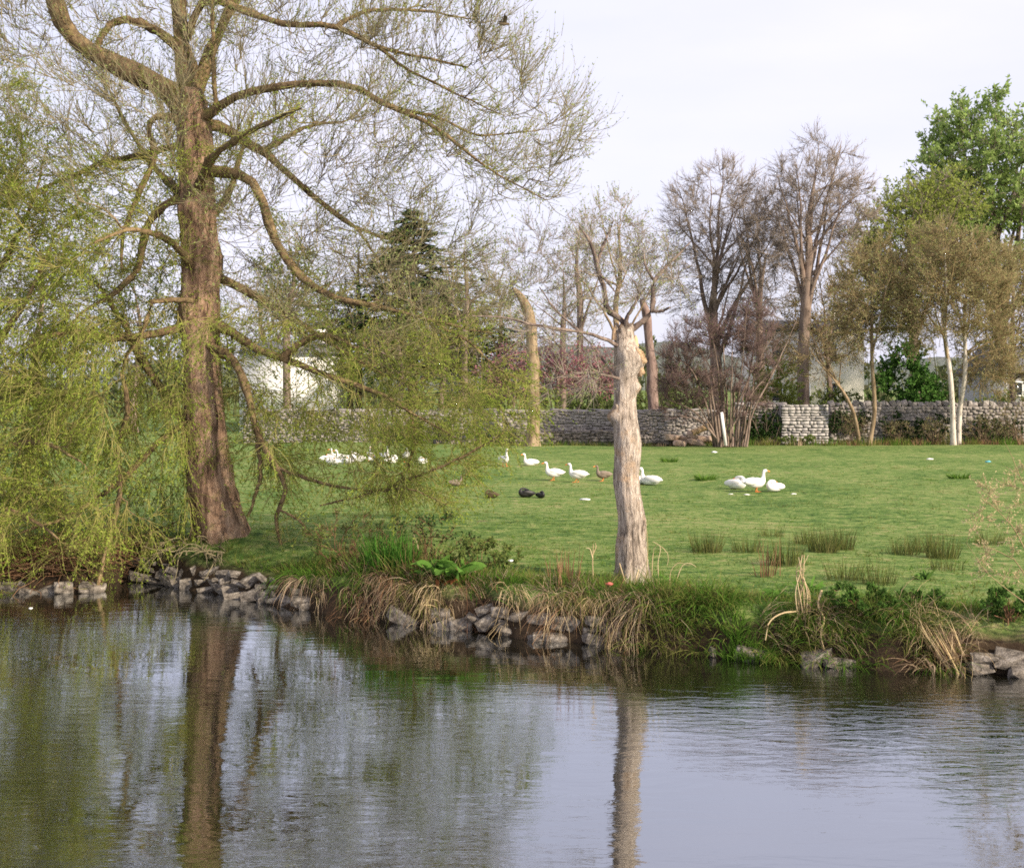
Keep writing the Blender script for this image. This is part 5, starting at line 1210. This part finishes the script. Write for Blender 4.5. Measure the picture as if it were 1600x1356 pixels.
# brambles and ivy mounds
ug = []
for px in np.arange(486, 800, 5.5):
    for bk in (R.uniform(.5, 1.), R.uniform(1., 1.9)):
        h = .75 * math.exp(-((px - 630) / 135.) ** 2) * R.uniform(.5, 1.2) + .12; u = R.uniform()
        ug.append((lip(px, bk), 24, (h * .4, h), .55, (R.normal(0, .2), R.normal(-.1, .2), 0), .22, -.7, .018, 'rank_grass' if u < .42 else ('olive_grass' if u < .7 else ('brown_stalk' if u < .88 else 'straw'))))
for px in np.arange(845, 1130, 6.):
    h = R.uniform(.2, .6); u = R.uniform()
    ug.append((lip(px, R.uniform(.45, 1.)), 20, (h * .4, h), .5, (R.normal(0, .25), R.normal(-.1, .2), 0), .2, -.7, .014, 'rank_grass' if u < .35 else ('olive_grass' if u < .6 else ('brown_stalk' if u < .78 else 'straw'))))
mass('undergrowth', ug, 'tangled green and brown undergrowth behind the dead fringe of the bank', 6, .11)
shrub('bramble_bush', 'brown twiggy bramble bush on the bank behind the vivid green clump', lip(540, 1.5), (1.0, .6, .62), 1100, M['haw_leaf'], .055, .4, 16, 'bush', smat=M['brown_stalk'])
shrub('bramble_bush', 'greyish tangled bramble bush right of the vivid green clump', lip(672, 1.7), (1.25, .7, .62), 1300, M['ivy_leaf'], .055, .4, 18, 'bush', smat=M['brown_stalk'])
shrub('bramble_bush', 'low dark green bramble bush sprawling right over the grass behind the docks', lip(742, 1.5), (.95, .6, .36), 2200, M['haw_leaf'], .06, .4, 14, 'bush', smat=M['brown_stalk'])
for px, bk, r_, lb in ((1345, .45, (.6, .35, .30), 'dark leafy mound on the right bank above the drooping grass'), (1385, .3, (.5, .3, .22), 'small dark leafy mound beside the larger mound on the right bank'), (1440, .7, (.5, .35, .24), 'dark leafy mound behind the leaning reeds'), (1575, .5, (.42, .35, .36), 'dark leafy mound on the bank at the photo right edge')):
    shrub('nettle_mound', lb, lip(px, bk) + [0, 0, -.05], r_, 2200, M['nettle'], .06, .42, 14, 'shrub', smat=M['brown_stalk'])
# rushes standing in the meadow
rl = 'dark green rush clump'
for i, (px, py, n_, h, lb) in enumerate([(1105, 862, 90, .62, 'leftmost of the rushes'), (1168, 862, 60, .5, 'narrow, second from the pollarded trunk'), (1228, 882, 90, .72, 'browner, behind the pale stalk sheaf'), (1262, 850, 70, .5, 'behind the browner one'), (1288, 862, 110, .62, 'thick, in the middle of the rushes'), (1312, 858, 110, .65, 'thick, right of the middle one'), (1320, 905, 60, .55, 'low, nearer the bank than the thick pair'), (1373, 912, 60, .6, 'lone brownish one close to the bank'), (1412, 866, 70, .5, 'thin, left of the tall right pair'), (1440, 862, 70, .55, 'in the tall right pair, left one'), (1472, 872, 100, .7, 'in the tall right pair, right one'), (1205, 838, 40, .4, 'small, far behind the browner one'), (1482, 890, 40, .4, 'small, at the foot of the tall right pair'), (1546, 850, 60, .5, 'behind the budding sapling twigs')]):
    tuft('rush_clump', f'{rl}, {lb}', on(px, py), int(n_ * 2.6), (h * .3, h * 1.1), .36, ['rush', 'rush', 'olive_grass'], 'rushes', 'rush clumps in the meadow', wd=.011, droop=-.25, rad=.34, jit=.06)
for i, (px, py) in enumerate([(905 - 2, 708 + 46), (1102, 750), (1500, 750), (1060, 708), (1185, 830), (1015, 745), (690, 830)]):
    pass
for px, py, lb in ((1102, 750, 'left of the goose trio'), (1498, 748, 'on the right far meadow'), (1045, 722, 'behind the goose at the trunk')):
    tuft('weed_tuft', 'dark green weed tuft on the open meadow ' + lb, on(px, py), 120, (.2, .42), .9, 'rank_grass', 'weeds', wd=.04, droop=-.6, rad=.35)
# sapling twigs with pale buds reaching in from the right
sp_ = gp(1655, 20.6); sap = thing('budding_sapling', sp_, 'thin sapling twigs with pale tan buds reaching in at the photo right edge', 'sapling')
sl_ = [[(1650, 985, 0, .016), (1620, 900, -.2, .013), (1580, 820, -.4, .009), (1530, 775, -.6, .004)], [(1650, 985, 0, .016), (1640, 880, .1, .013), (1610, 780, .2, .009), (1570, 690, .2, .004)], [(1650, 985, 0, .014), (1600, 940, -.3, .010), (1550, 900, -.5, .006), (1510, 850, -.6, .003)], [(1652, 985, 0, .014), (1645, 830, .3, .010), (1600, 720, .4, .004)], [(1650, 985, 0, .014), (1590, 880, .2, .010), (1540, 850, .3, .006), (1515, 800, .3, .003)]]
u0, u1, u2 = build_limbs(sap, sl_, 20.6, M['olive_twig'], 5, 'stem', .02, 12)
ut = in_poly(34, [(1515, 760), (1600, 690), (1600, 930), (1530, 920)], 20.6, .4)
b5, c5, _ = connect(u0, u1, u2, ut, 6, .1, .003, .005)
A5, _ = sprout(b5, 260, .2, (20, 60), (.12, .35), 4, .2)
part('twigs', join([tubes(b5, c5, 4), twig(A5, .004, .0025)]), M['olive_twig'], sap, kind='stuff')
part('buds', leaves_on(A5, 1300, .042, .012), M['bud_pale'], sap, smooth=False, kind='stuff')

# brushwood caught on the islet and bare roots below the willow
br_c = gp(60, 29.8); brush = thing('brushwood_heap', br_c, 'heap of brown fallen twigs lying on the islet under the bushy willow', 'brushwood')
m = 620
bp_0 = np.stack([R.uniform(-13.5, -9.0, m), np.zeros(m), np.zeros(m)], 1); bp_0[:, 1] = edge(bp_0[:, 0]) + R.uniform(.05, 1.7, m); bp_0[:, 2] = H(bp_0[:, 0], bp_0[:, 1]) + R.uniform(0, .3, m)
a = R.uniform(0, 6.28, m)
BT = grow(bp_0, np.stack([np.cos(a), np.sin(a) * .6, R.normal(.15, .2, m)], 1), R.uniform(.4, 1.6, m), 6, (0, 0, -.25), .18)
part('sticks', tubes(BT, taper(m, 6, .014, .005), 4), M['brown_stalk'], brush, kind='stuff')
rt_ = thing('bare_roots', lip(275, .5), 'pale bare root sprays trailing over the stones below the willow trunk', 'roots')
m = 60
rb = np.stack([R.uniform(-8.6, -6.6, m), np.zeros(m), np.zeros(m)], 1); rb[:, 1] = edge(rb[:, 0]) + R.uniform(.35, 1.0, m); rb[:, 2] = H(rb[:, 0], rb[:, 1]) + .08
RTT = grow(rb, np.stack([R.normal(0, .5, m), -np.ones(m), R.normal(.2, .3, m)], 1), R.uniform(.4, 1.1, m), 7, (0, 0, -.9), .2)
part('roots', tubes(RTT, taper(m, 7, .02, .006), 4), M['twig_willow'], rt_, kind='stuff')

# grass of the meadow
m = 40000
gx = R.uniform(-1, 1, m); gd = .45 + 34 * R.uniform(0, 1, m) ** 1.7
gY = 24 + gd; gx = gx * gY * .46
gY = edge(gx) + gd
cl = (np.sin(gx * 1.7 + 2 * np.sin(gY * .9)) + np.sin(gY * 1.3 + gx * .6) > R.uniform(-2.2, 1.2, m))
gx, gY = gx[cl], gY[cl]; m = len(gx)
gb = np.stack([gx, gY, H(gx, gY) - .01], 1)
gr = part('meadow_grass', blades(gb, R.normal(0, .55, (m, 3)) * [1, 1, 0] + [0, 0, 1], R.uniform(.04, .12, m), 3, (0, 0, -.5), R.uniform(.008, .018, m), .1), M['grass'], None)
tag(gr, 'short grazed green grass of the meadow', None, None, 'stuff')
